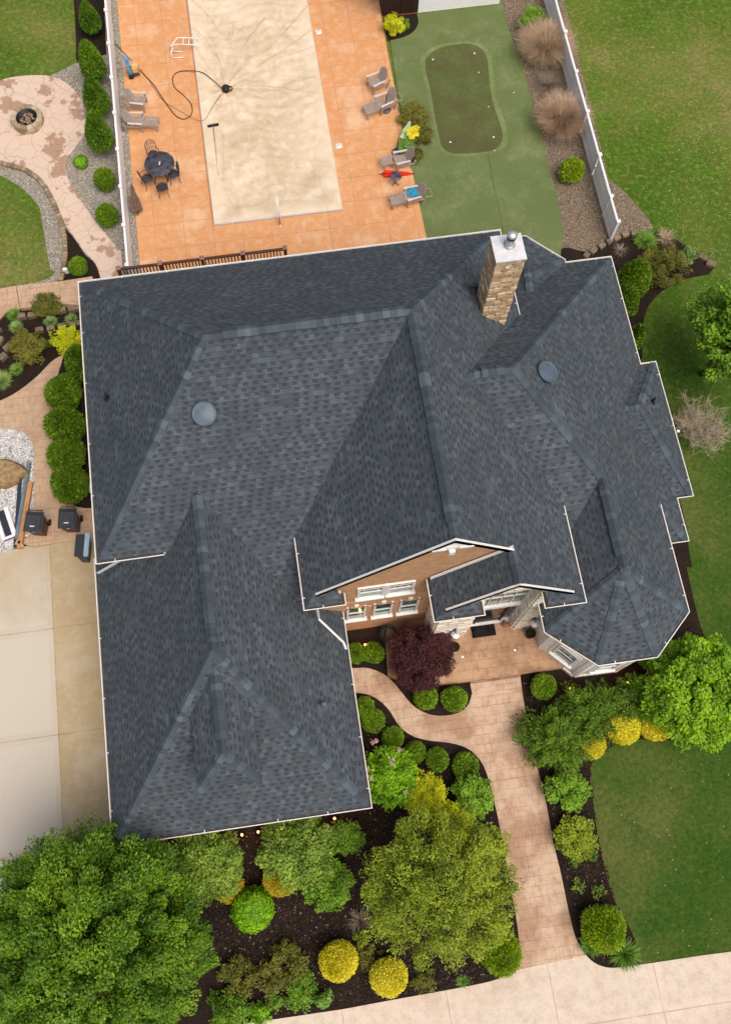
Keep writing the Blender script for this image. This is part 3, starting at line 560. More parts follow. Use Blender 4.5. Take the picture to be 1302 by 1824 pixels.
# gable bracket at the peak
q = MB(); q.box(3.72, 6.5, 9.30, 4.08, 6.63, 9.5); q.box(3.82, 6.42, 9.05, 3.98, 6.63, 9.31); q.box(3.35, 6.46, 9.42, 3.73, 6.6, 9.5); q.box(4.07, 6.46, 9.42, 4.45, 6.6, 9.5)
q.build('gable_bracket', WHITE, house)
window((7.72, 5.09), (8.75, 3.95), .42, 1.18, .95, 2.25, W5, cols=3)
window((8.75, 3.95), (10.3, 3.92), .4, 1.15, .95, 2.25, W5)
q = MB()
for A, B in (((7.72, 5.09), (8.75, 3.95)), ((8.75, 3.95), (10.3, 3.92)), ((10.3, 3.92), (11.2, 4.95))):
    a, d, n = wallbasis(A, B); ln = (Vector(B) - Vector(A)).length
    onwall(q, a, d, n, 0.02, ln - .02, 0, .22, -.02, .05); onwall(q, a, d, n, .0, .12, .22, 3.4, -.02, .03); onwall(q, a, d, n, ln - .12, ln, .22, 3.4, -.02, .03); onwall(q, a, d, n, 0.02, ln - .02, 3.4, TZ - .13, -.02, .045)
    onwall(q, a, d, n, .3, .38, .8, 2.4, -.02, .03); onwall(q, a, d, n, ln - .38, ln - .3, .8, 2.4, -.02, .03); onwall(q, a, d, n, .38, ln - .38, 2.32, 2.4, -.02, .03)
q.build('trim', STUCCO, W5)
# rubble-coursed stone faces, every stone a small block
def stone_face(mb, a, d, n, u0, u1, z0, z1, row=(.09, .2), wd=(.16, .42), out=.05, top=None):
    z = z0; mt = Matrix(((d.x, n.x, 0, a.x), (d.y, n.y, 0, a.y), (0, 0, 1, 0), (0, 0, 0, 1)))
    while z < z1 - .02:
        h = min(random.uniform(*row), z1 - z); u = u0
        while u < u1 - .01:
            l = random.uniform(*wd); l = l if u1 - u - l > .08 else u1 - u; g_ = .007
            if top is None or z + h < top(u + l / 2) - .02:
                if h > .15 and random.random() < .4:
                    for q0, q1 in ((0, .5), (.5, 1)): mb.box(u + g_, -.02, z + h * q0 + g_, u + l - g_, out + random.uniform(-.018, .018), z + h * q1 - g_, None, mt)
                else: mb.box(u + g_, -.02, z + g_, u + l - g_, out + random.uniform(-.02, .02), z + h - g_, None, mt)
            u += l
        z += h
# entry: stone gable, recess, door
ent = MB(); ent.box(4.02, 5.86, 0, 5.2, 6.64, zt); ent.box(6.93, 5.86, 0, 7.52, 6.64, zt); ENT = None
tp = lambda x: (ZE + sEn * (x - EW) if x < QX else zFe(x)) - .22
OZ = 6.3
ent.add([(4.02, 5.86, OZ), (7.52, 5.86, OZ), (7.52, 5.86, tp(7.52)), (QX, 5.86, tp(QX)), (4.02, 5.86, tp(4.02))], [(0, 1, 2, 3, 4)]); ent.add([(5.2, 5.86, OZ), (6.93, 5.86, OZ), (6.93, 6.3, OZ), (5.2, 6.3, OZ)], [(0, 1, 2, 3)])
ent.box(5.2, 6.27, .3, 6.93, 6.4, 6.85)
ENT = ent.build('entry_wall', MORT, house)
st = MB()
P0 = (Vector((4.02, 5.86, 0)), Vector((1, 0, 0)), Vector((0, -1, 0)))
stone_face(st, *P0, 0, 1.18, 0, OZ); stone_face(st, *P0, 2.91, 3.5, 0, OZ); stone_face(st, *P0, 0, 3.5, OZ, 8.1, top=lambda u: tp(4.02 + u))
stone_face(st, Vector((6.93, 6.27, 0)), Vector((0, -1, 0)), Vector((-1, 0, 0)), 0, .41, .3, OZ); stone_face(st, Vector((5.2, 5.86, 0)), Vector((0, 1, 0)), Vector((1, 0, 0)), 0, .41, .3, OZ)
stone_face(st, Vector((4.02, 6.64, 0)), Vector((0, -1, 0)), Vector((-1, 0, 0)), 0, .78, 0, 5.9)
st.build('stone_facing', CRST, ENT)
# the white pilaster bases in front of the piers carry lanterns
A0, D0, N0 = Vector((5.25, 6.27, 0)), Vector((1, 0, 0)), Vector((0, -1, 0))
fd = MB(); onwall(fd, A0, D0, N0, .0, 1.68, .3, .36, -.01, .16); onwall(fd, A0, D0, N0, .0, .08, .36, 5.1, -.01, .1); onwall(fd, A0, D0, N0, 1.6, 1.68, .36, 5.1, -.01, .1); onwall(fd, A0, D0, N0, .08, 1.6, 2.62, 2.86, -.01, .12); onwall(fd, A0, D0, N0, .08, 1.6, 4.95, 5.1, -.01, .1)
FD = fd.build('door_frame', WHITE, ENT)
dd = MB(); onwall(dd, A0, D0, N0, .42, 1.26, .36, 2.62, -.005, .06); DD = dd.build('front_door', BLACK, ENT)
q = MB(); onwall(q, A0, D0, N0, .52, 1.16, .9, 2.4, .058, .075); q.build('pane', DGLASS, DD)
q = MB(); q.lathe([(.0, -.03), (.03, -.03), (.035, .0), (.0, .035)], (6.38, 6.17, 1.3), 10); q.build('handle', METAL, DD)
for k, (u0, u1) in enumerate(((.1, .36), (1.32, 1.58))):
    q = MB(); onwall(q, A0, D0, N0, u0, u1, .5, 2.62, -.005, .03); q.build('sidelight', DGLASS, ENT)
q = MB(); onwall(q, A0, D0, N0, .36, .42, .36, 2.62, -.005, .09); onwall(q, A0, D0, N0, 1.26, 1.32, .36, 2.62, -.005, .09); q.build('jamb', BLACK, ENT)
q = MB(); onwall(q, A0, D0, N0, .08, 1.6, 2.86, 4.95, -.005, .02); TR_ = q.build('transom_window', GLASS, ENT)
q = MB()
for i in range(1, 4): onwall(q, A0, D0, N0, .08 + 1.52 * i / 4 - .015, .08 + 1.52 * i / 4 + .015, 2.86, 4.95, .01, .05)
onwall(q, A0, D0, N0, .08, 1.6, 3.88, 3.92, .01, .05); q.build('glazing_bar', WHITE, TR_)
# wall lanterns
def lantern(x, y, z):
    r = MB(); r.box(x - .06, y, z - .05, x + .06, y + .16, z + .3); r.box(x - .02, y - .1, z + .26, x + .02, y + .02, z + .3)
    o = r.build('wall_lantern', DARKM, ENT)
    g_ = MB(); g_.lathe([(.0, -.2), (.09, -.17), (.13, -.05), (.15, .1), (.14, .16), (.0, .19)], (x, y - .14, z), 8, .5, False); g_.build('lantern_glass', METAL, o)
p = at(808, 1125, 1.6); lantern(p.x, 5.78, 1.7); p = at(951, 1111, 1.7); lantern(p.x, 5.78, 1.7)
# downspouts
def spout(pts, parent=house, r=.042):
    m = MB(); m.tube(pts, r, 4, .6, True, False); return m.build('downspout', WHITE, parent)
p0 = at(563, 1078, 5.9); p1 = at(567, 1092, 5.0); p2 = at(612, 1143, 3.5); p3 = at(617, 1156, 3.32)
spout([p0, V(p0.x + .02, p0.y - .02, 5.6), V(p1.x, p1.y, zGe(p1.x) + .1), V(p2.x, p2.y, zGe(p2.x) + .07), p3])
a = V(-4.6, 8.82, ZE - .2); gz = lambda x: ZG + sGw * (x - G1)
ea = at(177, 1021, 3.45); eb_ = at(229, 990, 5.75); spout([eb_ + V(.1, .25, .15), eb_, V(ea.x, ea.y, 3.5)], r=.05)
# side vent outlet and east wall fitting
q = MB(); pe = at(1212, 778, 2.6); q.tube([(12.7, pe.y, 2.5), (12.95, pe.y, 2.55), (13.25, pe.y, 2.9), (13.3, pe.y, 3.2)], .055, 8); q.build('exhaust_pipe', WHITE, house)
q = MB(); pe = at(160, 886, 5.2); q.lathe([(0, -.03), (.16, -.02), (.2, .05), (.17, .055), (0, .03)], (-6.15, pe.y + .3, 5.3), 14, .5, True, Matrix.Rotation(math.radians(-70), 3, 'Y')); q.tube([(-5.5, pe.y + .3, 5.1), (-6.1, pe.y + .3, 5.25)], .03); q.build('satellite_dish', WHITE, house)
# roof vents
def onplane(x, y, zfun):
    z = 6.0
    for _ in range(40): p = at(x, y, z); z = zfun(p)
    return p
def fan(p, n, par, r=.35):
    m = MB(); mt = V(0, 0, 1).rotation_difference(Vector(n).normalized() * .6 + V(0, 0, .4)).to_matrix()
    m.lathe([(.8 * r, -.06), (.8 * r, .13), (r, .13), (1.04 * r, .17), (r, .215), (.9 * r, .225), (.87 * r, .205), (.83 * r, .205), (.6 * r, .23), (.0, .235)], p, 28, .5, True, mt)
    return m.build('roof_vent', VENT, par)
p = onplane(365, 737, lambda p: zS(p.y)); fan(p, nSo, R1, .34); p = onplane(969, 667, lambda p: zE(p.x)); fan(p, nE, R4, .34)
def pipe(p, r, h, mat, par, top=None):
    m = MB(); m.tube([p - V(0, 0, .1), p + V(0, 0, h)], r, 10); m.lathe([(r * 2.6, -.04), (r * 1.4, .06), (r, .08)], p, 10)
    if top: m.lathe([(r, h), (top, h), (top, h + .06), (top * .5, h + .12), (0, h + .13)], p, 14)
    return m.build('vent_pipe', mat, par)
zW = lambda p: ZE + (ZR - ZE) / (X1 - W_) * (p.x - W_)
pipe(onplane(193, 709, zW), .045, .3, BLACK, R1); pipe(onplane(577, 1256, lambda p: zGe(p.x)), .06, .22, VENT, R2, .1); pipe(onplane(1161, 716, lambda p: ZG + sE * (BX - p.x)), .045, .32, BLACK, R4)
# chimney
chx0, chx1, chy0, chy1, cht = 6.46, 7.2, 14.2, 14.93, 10.4
m = MB(); m.box(chx0, chy0, 5.8, chx1, chy1, cht - .01); CH = m.build('chimney', DMORT, house)
m = MB(); rr, ww = (.07, .15), (.13, .34)
stone_face(m, V(chx0, chy0, 0), V(1, 0, 0), V(0, -1, 0), -.05, chx1 - chx0 + .05, 6.3, cht, rr, ww, .045)
stone_face(m, V(chx0, chy1, 0), V(0, -1, 0), V(-1, 0, 0), 0, chy1 - chy0 + .0, 6.6, cht, rr, ww, .045)
stone_face(m, V(chx1, chy0, 0), V(0, 1, 0), V(1, 0, 0), 0, chy1 - chy0, 6.3, cht, rr, ww, .045)
stone_face(m, V(chx1, chy1, 0), V(-1, 0, 0), V(0, 1, 0), -.05, chx1 - chx0 + .05, 6.3, cht, rr, ww, .045)
m.build('chimney_stones', CHST, CH)
m = MB(); m.box(chx0 - .07, chy0 - .08, cht, chx1 + .06, chy1 + .04, cht + .05)
for x, y in ((.08, .08), (.84, .06), (.1, .42), (.06, .8), (.84, .8), (.5, .05)): m.lathe([(.012, .05), (.012, .062), (0, .062)], (chx0 - .07 + x * .9, chy0 - .08 + y * .95, cht), 6)
m.build('chimney_cap', plain('cap_metal', L(216, 217, 220), .5, .4, var=.1), CH)
fx, fy = 6.86, 14.62; ft = cht + .05
m = MB(); m.lathe([(.15, 0), (.17, .03), (.13, .05), (.1, .09), (.095, .34), (.0, .34)], (fx, fy, ft), 18); m.build('flue', METAL, CH)
m = MB(); m.lathe([(.0, .34), (.135, .345), (.135, .47), (0, .47)], (fx, fy, ft), 18, 0.1); m.build('flue_mesh', BLACK, CH)
m = MB(); m.lathe([(.15, .46), (.15, .485), (.12, .53), (.05, .56), (0, .565)], (fx, fy, ft), 18); m.build('flue_cap', METAL, CH)
ck = MB(); ck.add([(6.0, 14.9, zFe(6.0) + .02), (7.3, 16.0, zFe(7.3) + .02), (7.3, 14.95, zFe(7.3) + .35), (6.4, 14.95, zFe(6.4) + .3)], [(0, 1, 2, 3)]); ck.build('cricket', SH, R1)
# bay flashing
m = MB(); m.tube([(7.6, 16.6, 4.65), (8.8, 16.15, 4.9)], .02, 4); m.build('bay_flashing', plain('copper_brown', L(110, 68, 52)), R4)
# garage doors on the west wall (seen only from the side) and rear windows
for k, y0 in enumerate((1.6, 4.9)):
    m = MB(); onwall(m, *wallbasis((-6.2, 8.9), (-6.2, 1.04)), 8.9 - y0 - 2.7, 8.9 - y0, .03, 2.4, .0, .04)
    for i in range(4): onwall(m, *wallbasis((-6.2, 8.9), (-6.2, 1.04)), 8.9 - y0 - 2.6, 8.9 - y0 - .1, .1 + i * .58, .58 + i * .58, .04, .06)
    m.build('garage_door', WHITE, house)
# ------------------------------------------------------------------ rear deck with railing
dk = empty('deck', (-5.4, 20, 0), 0, 'raised rear deck edged by a brown balustrade along the back eave', 'deck'); off = V(-5.4, 20, 0)
m = MB(); y0d = at(210, 479, 1.9).y
for i in range(22): m.box(0, i * .12 - 2.0, .95, 6.5, i * .12 - 2.0 + .112, .99)
m.build('deck_boards', WDARK, dk)
rl = MB(); po = MB(); cp = MB(); yy = y0d - 20; xs = [at(x, y, 1.95).x + 5.4 for x, y in ((211, 479), (285, 470), (360, 462), (433, 452), (508, 443))]
for x in xs:
    po = MB(); po.box(x - .06, yy - .06, 0, x + .06, yy + .06, 1.93); pq = po.build('post', WDARK, dk)
    cp = MB(); cp.box(x - .09, yy - .09, 1.93, x + .09, yy + .09, 1.97); cp.lathe([(.07, 1.97), (.05, 2.0), (0, 2.02)], (x, yy, 0), 8); cp.build('post_cap', CAPP, pq)
rl.box(xs[0] + .05, yy - .05, 1.84, xs[-1] - .05, yy + .05, 1.9); rl.box(xs[0] + .05, yy - .03, 1.08, xs[-1] - .05, yy + .03, 1.13)
bl = MB(); x = xs[0] + .16
while x < xs[-1] - .1: bl.box(x - .022, yy - .022, 1.12, x + .022, yy + .022, 1.85); x += .125
rl.build('handrail', WDARK, dk); bl.build('balusters', WDARK, dk)

# ------------------------------------------------------------------ foliage
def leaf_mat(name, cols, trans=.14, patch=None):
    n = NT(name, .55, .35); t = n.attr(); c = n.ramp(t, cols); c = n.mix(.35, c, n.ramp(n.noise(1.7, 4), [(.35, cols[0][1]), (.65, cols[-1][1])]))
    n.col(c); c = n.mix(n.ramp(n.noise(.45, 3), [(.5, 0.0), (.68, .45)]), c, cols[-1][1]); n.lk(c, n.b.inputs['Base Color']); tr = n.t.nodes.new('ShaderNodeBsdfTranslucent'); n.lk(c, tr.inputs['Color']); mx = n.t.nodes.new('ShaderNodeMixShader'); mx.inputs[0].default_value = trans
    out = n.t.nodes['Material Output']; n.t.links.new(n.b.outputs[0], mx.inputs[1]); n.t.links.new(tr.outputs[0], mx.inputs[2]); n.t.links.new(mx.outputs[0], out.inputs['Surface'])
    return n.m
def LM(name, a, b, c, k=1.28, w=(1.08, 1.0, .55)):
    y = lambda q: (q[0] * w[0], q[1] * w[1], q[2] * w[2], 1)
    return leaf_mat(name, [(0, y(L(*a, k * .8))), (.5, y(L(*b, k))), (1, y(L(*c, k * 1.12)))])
LF = dict(
    bright=LM('bright_boxwood', (66, 112, 8), (96, 152, 18), (140, 190, 40)),
    ball=LM('boxwood', (58, 88, 14), (88, 126, 26), (128, 162, 52)),
    yew=LM('yew', (40, 72, 10), (68, 104, 20), (106, 140, 42), k=1.15),
    dark=LM('arborvitae', (44, 74, 8), (72, 106, 18), (116, 150, 40)),
    darkc=LM('column_arborvitae', (40, 72, 8), (64, 102, 18), (106, 144, 40)),
    gold=LM('golden_cypress', (206, 190, 14), (240, 222, 34), (248, 238, 96), k=.98, w=(.96, 1.0, .8)),
    amber=LM('amber_cypress', (176, 152, 20), (216, 190, 40), (232, 212, 84), k=.92, w=(.95, 1, .8)),
    lime=LM('lime_foliage', (150, 164, 8), (190, 202, 24), (214, 222, 60), k=1.1),
    maple=LM('maple_leaves', (24, 56, 6), (56, 102, 14), (122, 158, 42), k=1.28),
    maplebright=LM('bright_maple_leaves', (56, 100, 14), (92, 142, 20), (140, 180, 40), k=1.3),
    olive=LM('olive_leaves', (62, 86, 18), (98, 124, 32), (150, 168, 64), k=1.35),
    greyg=LM('grey_green_leaves', (54, 84, 28), (86, 120, 46), (136, 162, 84), k=1.4),
    green=LM('green_leaves', (58, 92, 18), (88, 132, 34), (128, 170, 62)),
    blueg=LM('blue_green_leaves', (72, 104, 72), (108, 142, 100), (150, 178, 130)),
    purple=LM('purple_maple_leaves', (38, 16, 20), (66, 28, 34), (98, 50, 54), k=1.0, w=(1, 1, 1)),
    juni=LM('juniper', (54, 70, 24), (88, 96, 42), (126, 124, 66)),
    yg=LM('yellow_green_spray', (64, 100, 10), (102, 138, 18), (148, 174, 44)),
    straw=LM('dry_grass', (158, 126, 96), (202, 170, 138), (230, 206, 176), k=.9, w=(1, 1, 1)),
    deadg=LM('dead_stems', (100, 84, 68), (136, 120, 102), (170, 156, 138), k=1.0, w=(1, 1, 1)),
    tuft=LM('daylily_blades', (58, 98, 34), (90, 136, 62), (130, 170, 96)),
    yell=LM('yellow_flowers', (228, 200, 10), (246, 222, 20), (252, 236, 80), k=1.0, w=(.95, 1, .8)), pink=LM('pink_lilac', (150, 112, 126), (182, 140, 150), (206, 172, 176), k=1.1, w=(1, 1, 1)))
BARK = plain('bark', L(92, 76, 62), .95, .1, var=.3)
def unit(n): v = rng.normal(size=(n, 3)); return v / np.linalg.norm(v, axis=1)[:, None]
def leaves(Pc, Nn, ln, wd, droop=0.0, jit=.6, along=None, jl=.35):
    """rhombic leaves centred at Pc, facing roughly Nn; `along` gives the long axis"""
    k = len(Pc); nn = Nn + unit(k) * jit; nn /= np.linalg.norm(nn, axis=1)[:, None]
    a = (unit(k) if along is None else along + unit(k) * .45); a = a - (a * nn).sum(1)[:, None] * nn; a /= np.linalg.norm(a, axis=1)[:, None] + 1e-9
    b = np.cross(nn, a); s = rng.uniform(1 - jl, 1 + jl, (k, 1)); a = a * ln * s * .5; b = b * wd * s * .5
    Vv = np.stack([Pc - a, Pc + b + a * .1, Pc + a, Pc - b + a * .1], 1).reshape(-1, 3); return Vv, np.arange(4 * k).reshape(-1, 4)
def ball(name, px, py, rpx, kind, label, cat, h=None, n=None, ln=.075, wd=.045, spike=0.0, lump=.10, group=None, aspect=1.0, cone=0.0, flat=.92, parent=None, dense=1.0, core=True, trunk=None, base=0.0):
    """a shrub: leaves over a lumpy dome with a leafy core; (px, py, rpx) is its disc in the photograph"""
    r0 = rpx / 50.0; hh = h if h else 1.7 * r0 * flat
    c = at(px, py, base + hh * .5); r = rpx * .82 / pxm(c); rx = r; ry = r * aspect; rz = hh * .5
    A = 4 * math.pi * ((rx * ry) ** 1.6 / 3 + 2 * (rx * rz) ** 1.6 / 3) ** (1 / 1.6)
    n = n or int(min(26000, dense * 2.6 * A / (ln * wd * .5)))
    d = unit(n); d[:, 2] = np.where(d[:, 2] < -.5, -d[:, 2], d[:, 2])
    kk = 26; cd_ = unit(kk); am = rng.uniform(-1, 1, kk); f = np.zeros(n)
    for i in range(kk): f += am[i] * np.exp(-(1 - d @ cd_[i]) * 9)
    rad = (1 + lump * f + rng.normal(size=n) * .025) * (1 - np.abs(rng.normal(size=n)) * .10)
    P = d * rad[:, None] * np.array([rx, ry, rz]); al = None; nrm = d
    P[:, :2] *= (1 - cone * np.clip(d[:, 2:3] + .3, 0, 1) * .8)
    if spike: al = d * .8 + np.array([0, 0, .5]); P += d * rng.uniform(0, spike, (n, 1)); nrm = np.cross(d, unit(n)) + d * .25
    Vv, F = leaves(P, nrm, ln, wd, along=al, jit=.55)
    tone = np.clip(rng.uniform(0, 1, n) * .7 + .3 * (.5 + .5 * f), 0, 1)
    t4 = tone
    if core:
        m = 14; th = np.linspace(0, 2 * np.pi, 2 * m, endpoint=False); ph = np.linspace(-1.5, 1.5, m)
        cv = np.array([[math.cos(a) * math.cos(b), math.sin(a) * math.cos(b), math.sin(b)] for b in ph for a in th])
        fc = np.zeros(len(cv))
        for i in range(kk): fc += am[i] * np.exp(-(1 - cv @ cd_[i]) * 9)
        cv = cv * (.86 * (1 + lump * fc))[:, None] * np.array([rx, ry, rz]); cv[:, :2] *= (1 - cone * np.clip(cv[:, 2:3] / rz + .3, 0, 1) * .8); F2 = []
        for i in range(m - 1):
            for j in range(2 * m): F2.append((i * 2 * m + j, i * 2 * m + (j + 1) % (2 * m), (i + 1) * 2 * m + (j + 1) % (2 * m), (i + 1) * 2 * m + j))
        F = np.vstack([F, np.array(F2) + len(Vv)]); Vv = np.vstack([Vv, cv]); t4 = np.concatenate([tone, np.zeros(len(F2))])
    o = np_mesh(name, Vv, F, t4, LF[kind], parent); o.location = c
    if parent is None: tag(o, label, cat, group)
    return o
def tree(name, px, py, rpx, kind, label, h, clump=.5, nc=120, lpc=260, ln=.12, wd=.08, group=None, cat='tree', parts=('trunk', 'crown'), fill=.55, ell=(1, 1), up=.6, trunk_r=.16, zc=None, out=.18, mats=None, squash=.72, bark=None, base_off=(0, 0)):
    """trunk, limbs and a crown of leafy branch tips spread over and through an uneven volume"""
    zc = zc or h * .58; c = at(px, py, zc); r = rpx / pxm(c); base = V(c.x + base_off[0], c.y + base_off[1], 0)
    root = empty(name, base, 0, label, cat, group); cc = np.array([c.x - base.x, c.y - base.y, zc]); R = np.array([r * ell[0], r * ell[1], (h - zc)])
    d = unit(nc * 2); d = d[d[:, 2] > -.55][:nc]; k = len(d); rad = np.where(rng.random(k) < fill, rng.uniform(.78, 1.0, k), rng.uniform(.35, .8, k))
    cl = cc + d * rad[:, None] * R * (1 - clump * .35 / R.max()); axis = d * .9 + np.array([0, 0, up]); axis /= np.linalg.norm(axis, axis=1)[:, None]
    Ps, Ns, Al, T = [], [], [], []
    for i in range(k):
        m = int(lpc * rng.uniform(.6, 1.3)); u = unit(m); s = clump * rng.uniform(.65, 1.25); q = u * (rng.random((m, 1)) ** .3) * s
        q *= np.array([1, 1, squash]); tt = (q @ axis[i])[:, None] * axis[i] * out * 4; P = cl[i] + q + tt
        Ps.append(P); Ns.append(u * .6 + np.array([0, 0, .6])); Al.append(np.tile(axis[i], (m, 1)) + u * .6); T.append(np.clip(rng.uniform(0, 1, m) * .6 + rng.uniform(0, .4), 0, 1))
    P, N_n, A_, T = map(np.concatenate, (Ps, Ns, Al, T)); Vv, F = leaves(P, N_n, ln, wd, along=A_, jit=.7)
    np_mesh(parts[1], Vv, F, T, LF[kind], root)
    tb = MB(); top = Vector(cc) + V(0, 0, (h - zc) * .3); tb.tube([(0, 0, -.05), (0, 0, .4), Vector(cc) * .5, Vector(cc) * .8, top], [trunk_r * 1.4, trunk_r, trunk_r * .85, trunk_r * .6, trunk_r * .2], 9)
    for i in range(0, k, max(1, k // 34)):
        s = Vector(cc) * rng.uniform(.35, .85); e = Vector(cl[i]); mid = s.lerp(e, .5) + V(0, 0, .12 * r)
        tb.tube([s, mid, e], [trunk_r * .38, trunk_r * .22, trunk_r * .06], 5)
    tb.build(parts[0], bark or BARK, root); return root
def grass(name, px, py, rpx, kind, label, cat, h, n, wd=.02, spread=1.0, lean=.9, aspect=1.0, z=0.0, group=None):
    """a clump of arching blades rising from a small crown"""
    c = at(px, py, z + h * .35); r = rpx / pxm(c); c = V(c.x, c.y, z); a = rng.uniform(0, 2 * np.pi, n); q = rng.uniform(.05, 1, n) ** .6 * spread; hh = h * rng.uniform(.6, 1.0, n) * (1 - .35 * q)
    d = np.stack([np.cos(a), np.sin(a) * aspect, np.zeros(n)], 1); s = np.stack([-np.sin(a), np.cos(a), np.zeros(n)], 1) * wd * .5; st = d * (.28 * r * rng.random((n, 1)))
    pts = [st]; 
    for t in (.35, .7, 1.0): pts.append(st + d * (r * q * (t ** 1.5) * lean)[:, None] + np.array([0, 0, 1]) * (hh * (t ** .8 if t < .9 else .93))[:, None] + rng.normal(size=(n, 3)) * (.012 + .07 * t * (kind in ('straw', 'deadg'))) * r)
    Vv = []; 
    for k, p in enumerate(pts): w_ = (1, .9, .6, .15)[k]; Vv += [p - s * w_, p + s * w_]
    Vv = np.stack(Vv, 1).reshape(-1, 3); b = np.arange(n)[:, None] * 8
    F = np.concatenate([b + np.array([[2 * k, 2 * k + 1, 2 * k + 3, 2 * k + 2]]) for k in range(3)])
    o = np_mesh(name, Vv, F, np.tile(rng.random(n), 3), LF[kind]); o.location = c; return tag(o, label, cat, group)
def flowers(px, py, rpx, zz, n, kind, parent, sz=.05, name='flowers'):
    c = at(px, py, zz); r = rpx / pxm(c); d = unit(n); P = d * rng.random((n, 1)) ** .4 * np.array([r, r, r * .4]); Vv, F = leaves(P, d * .3 + np.array([0, 0, 1]), sz, sz * .8)
    o = np_mesh(name, Vv, F, rng.random(n), LF[kind], parent); o.location = c - parent.location; return o

# --- clipped balls along the entry path
GB = 'clipped boxwood balls beside the entry path'
for px, py, r, lab in ((632, 1163, 20, 'boxwood ball tucked against the garage eave, first of the pair above the curved path'), (665, 1163, 21, 'boxwood ball right beside the tiny lit spotlight below the brick wall'),
                       (647, 1259, 21, 'boxwood ball half hidden by the garage eave just below the curved path'), (664, 1284, 24, 'boxwood ball below the curved path, touching the one at the garage eave'),
                       (699, 1314, 22, 'boxwood ball standing above the lilac bush'), (738, 1341, 22, 'boxwood ball between the lilac side and the middle of the path row'),
                       (778, 1353, 23, 'boxwood ball in the middle of the bed, straight above the lime bush'), (829, 1364, 25, 'boxwood ball at the right end of the row, in the bend of the path'),
                       (758, 1242, 24, 'boxwood ball under the purple maple, left of the pair by the porch'), (808, 1245, 25, 'boxwood ball right of the pair below the porch edge, next to the porch step'),
                       (967, 1223, 25, 'lone boxwood ball right of the porch step below the turret')):
    ball('boxwood_ball', px, py, r, 'ball', lab, 'shrub', ln=.065, wd=.042, spike=.05, group=GB, lump=.085)
GA = 'round dark arborvitae in a row along the west wall'
for px, py, r, h, lab in ((145, 648, 31, 1.9, 'dark arborvitae farthest up the row, mostly hidden under the west eave'), (113, 700, 36, 1.5, 'round dark arborvitae second in the row, at the widest part of the side path'), (115, 754, 37, 1.5, 'round dark arborvitae in the middle of the west wall row'),
                          (119, 808, 37, 1.5, 'round dark arborvitae above the one that touches the wheeled bins'), (124, 861, 40, 1.5, 'round dark arborvitae nearest the two wheeled bins')):
    ball('globe_arborvitae', px, py, r, 'dark', lab, 'shrub', h=h, ln=.10, wd=.045, spike=.09, lump=.13, cone=.3, group=GA, base=.02)
GC = 'tall arborvitae along the white fence'
for px, py, r, h, lab in ((160, 34, 19, 1.5, 'dark conical arborvitae at the top edge inside the mulch strip'), (164, 112, 24, 2.1, 'tall dark arborvitae at the top of the fence row of three'), (171, 174, 24, 2.0, 'tall dark arborvitae in the middle of the fence row of three'), (176, 238, 25, 2.1, 'tall dark arborvitae at the bottom of the fence row of three, widest of them')):
    ball('columnar_arborvitae', px, py, r, 'darkc', lab, 'shrub', h=h * 1.15, cone=.5, ln=.10, wd=.04, spike=.06, lump=.08, group=GC)
ball('round_shrub', 145, 288, 15, 'bright', 'small bright green ball shrub on the gravel right of the narrow patio neck', 'shrub', ln=.055)
ball('round_shrub', 187, 320, 20, 'dark', 'dark round shrub on the gravel below the small bright one', 'shrub', h=.9, spike=.04)
ball('round_shrub', 192, 384, 21, 'dark', 'dark round shrub on the gravel lowest along the white fence', 'shrub', h=.9, spike=.04)
ball('round_shrub', 141, 474, 20, 'ball', 'light green ball shrub between the patio tail and the block edging', 'shrub', ln=.06, spike=.03)
# --- front bed
GG = 'golden mounded cypresses in the front bed'
for px, py, r, k, lab in ((602, 1710, 36, 'gold', 'bright golden ball shrub, left of the two in the open mulch by the pavement'), (692, 1741, 34, 'gold', 'golden ball shrub partly under the airy tree, nearest the pavement'),
                          (408, 1580, 30, 'amber', 'amber shrub wedged between the grey-green bush and the bright green ball'), (499, 1566, 32, 'amber', 'amber shrub under the bush in front of the garage'),
                          (1052, 1326, 28, 'gold', 'golden shrub lowest of the three right of the walkway'), (1108, 1297, 33, 'gold', 'golden shrub in the middle of the three below the turret'), (1168, 1286, 35, 'gold', 'golden shrub next to the huge lime green bush')):
    ball('golden_cypress', px, py, r, k, lab, 'shrub', ln=.075, wd=.035, spike=.05, group=GG, lump=.08)
tree('maple_tree', 166, 1692, 174, 'maple', 'huge leafy green maple filling the lower left corner over the driveway', 6.6, clump=.36, nc=430, lpc=520, ln=.088, wd=.05, zc=3.6, trunk_r=.2, fill=.75, out=.32)
tree('young_tree', 780, 1588, 126, 'olive', 'airy olive green tree with see-through crown between walkway and front bed', 4.6, clump=.27, nc=250, lpc=170, ln=.078, wd=.04, zc=2.8, trunk_r=.09, fill=.6, ell=(1.0, 1.0), out=.14)
tree('leafy_shrub', 868, 1512, 34, 'olive', 'small olive bush touching the walkway right of the airy tree', 1.7, clump=.22, nc=34, lpc=150, ln=.09, wd=.05, zc=1.0, trunk_r=.03, cat='shrub', parts=('stem', 'foliage'))
tree('leafy_shrub', 530, 1512, 60, 'greyg', 'large grey-green bush in front of the garage eave between the spotlights', 2.5, clump=.28, nc=90, lpc=220, ln=.10, wd=.055, zc=1.5, trunk_r=.05, cat='shrub', parts=('stem', 'foliage'))
tree('leafy_shrub', 366, 1540, 56, 'greyg', 'grey-green bush wedged between the huge maple and the amber shrub', 2.6, clump=.28, nc=80, lpc=220, ln=.10, wd=.055, zc=1.5, trunk_r=.05, cat='shrub', parts=('stem', 'foliage'))
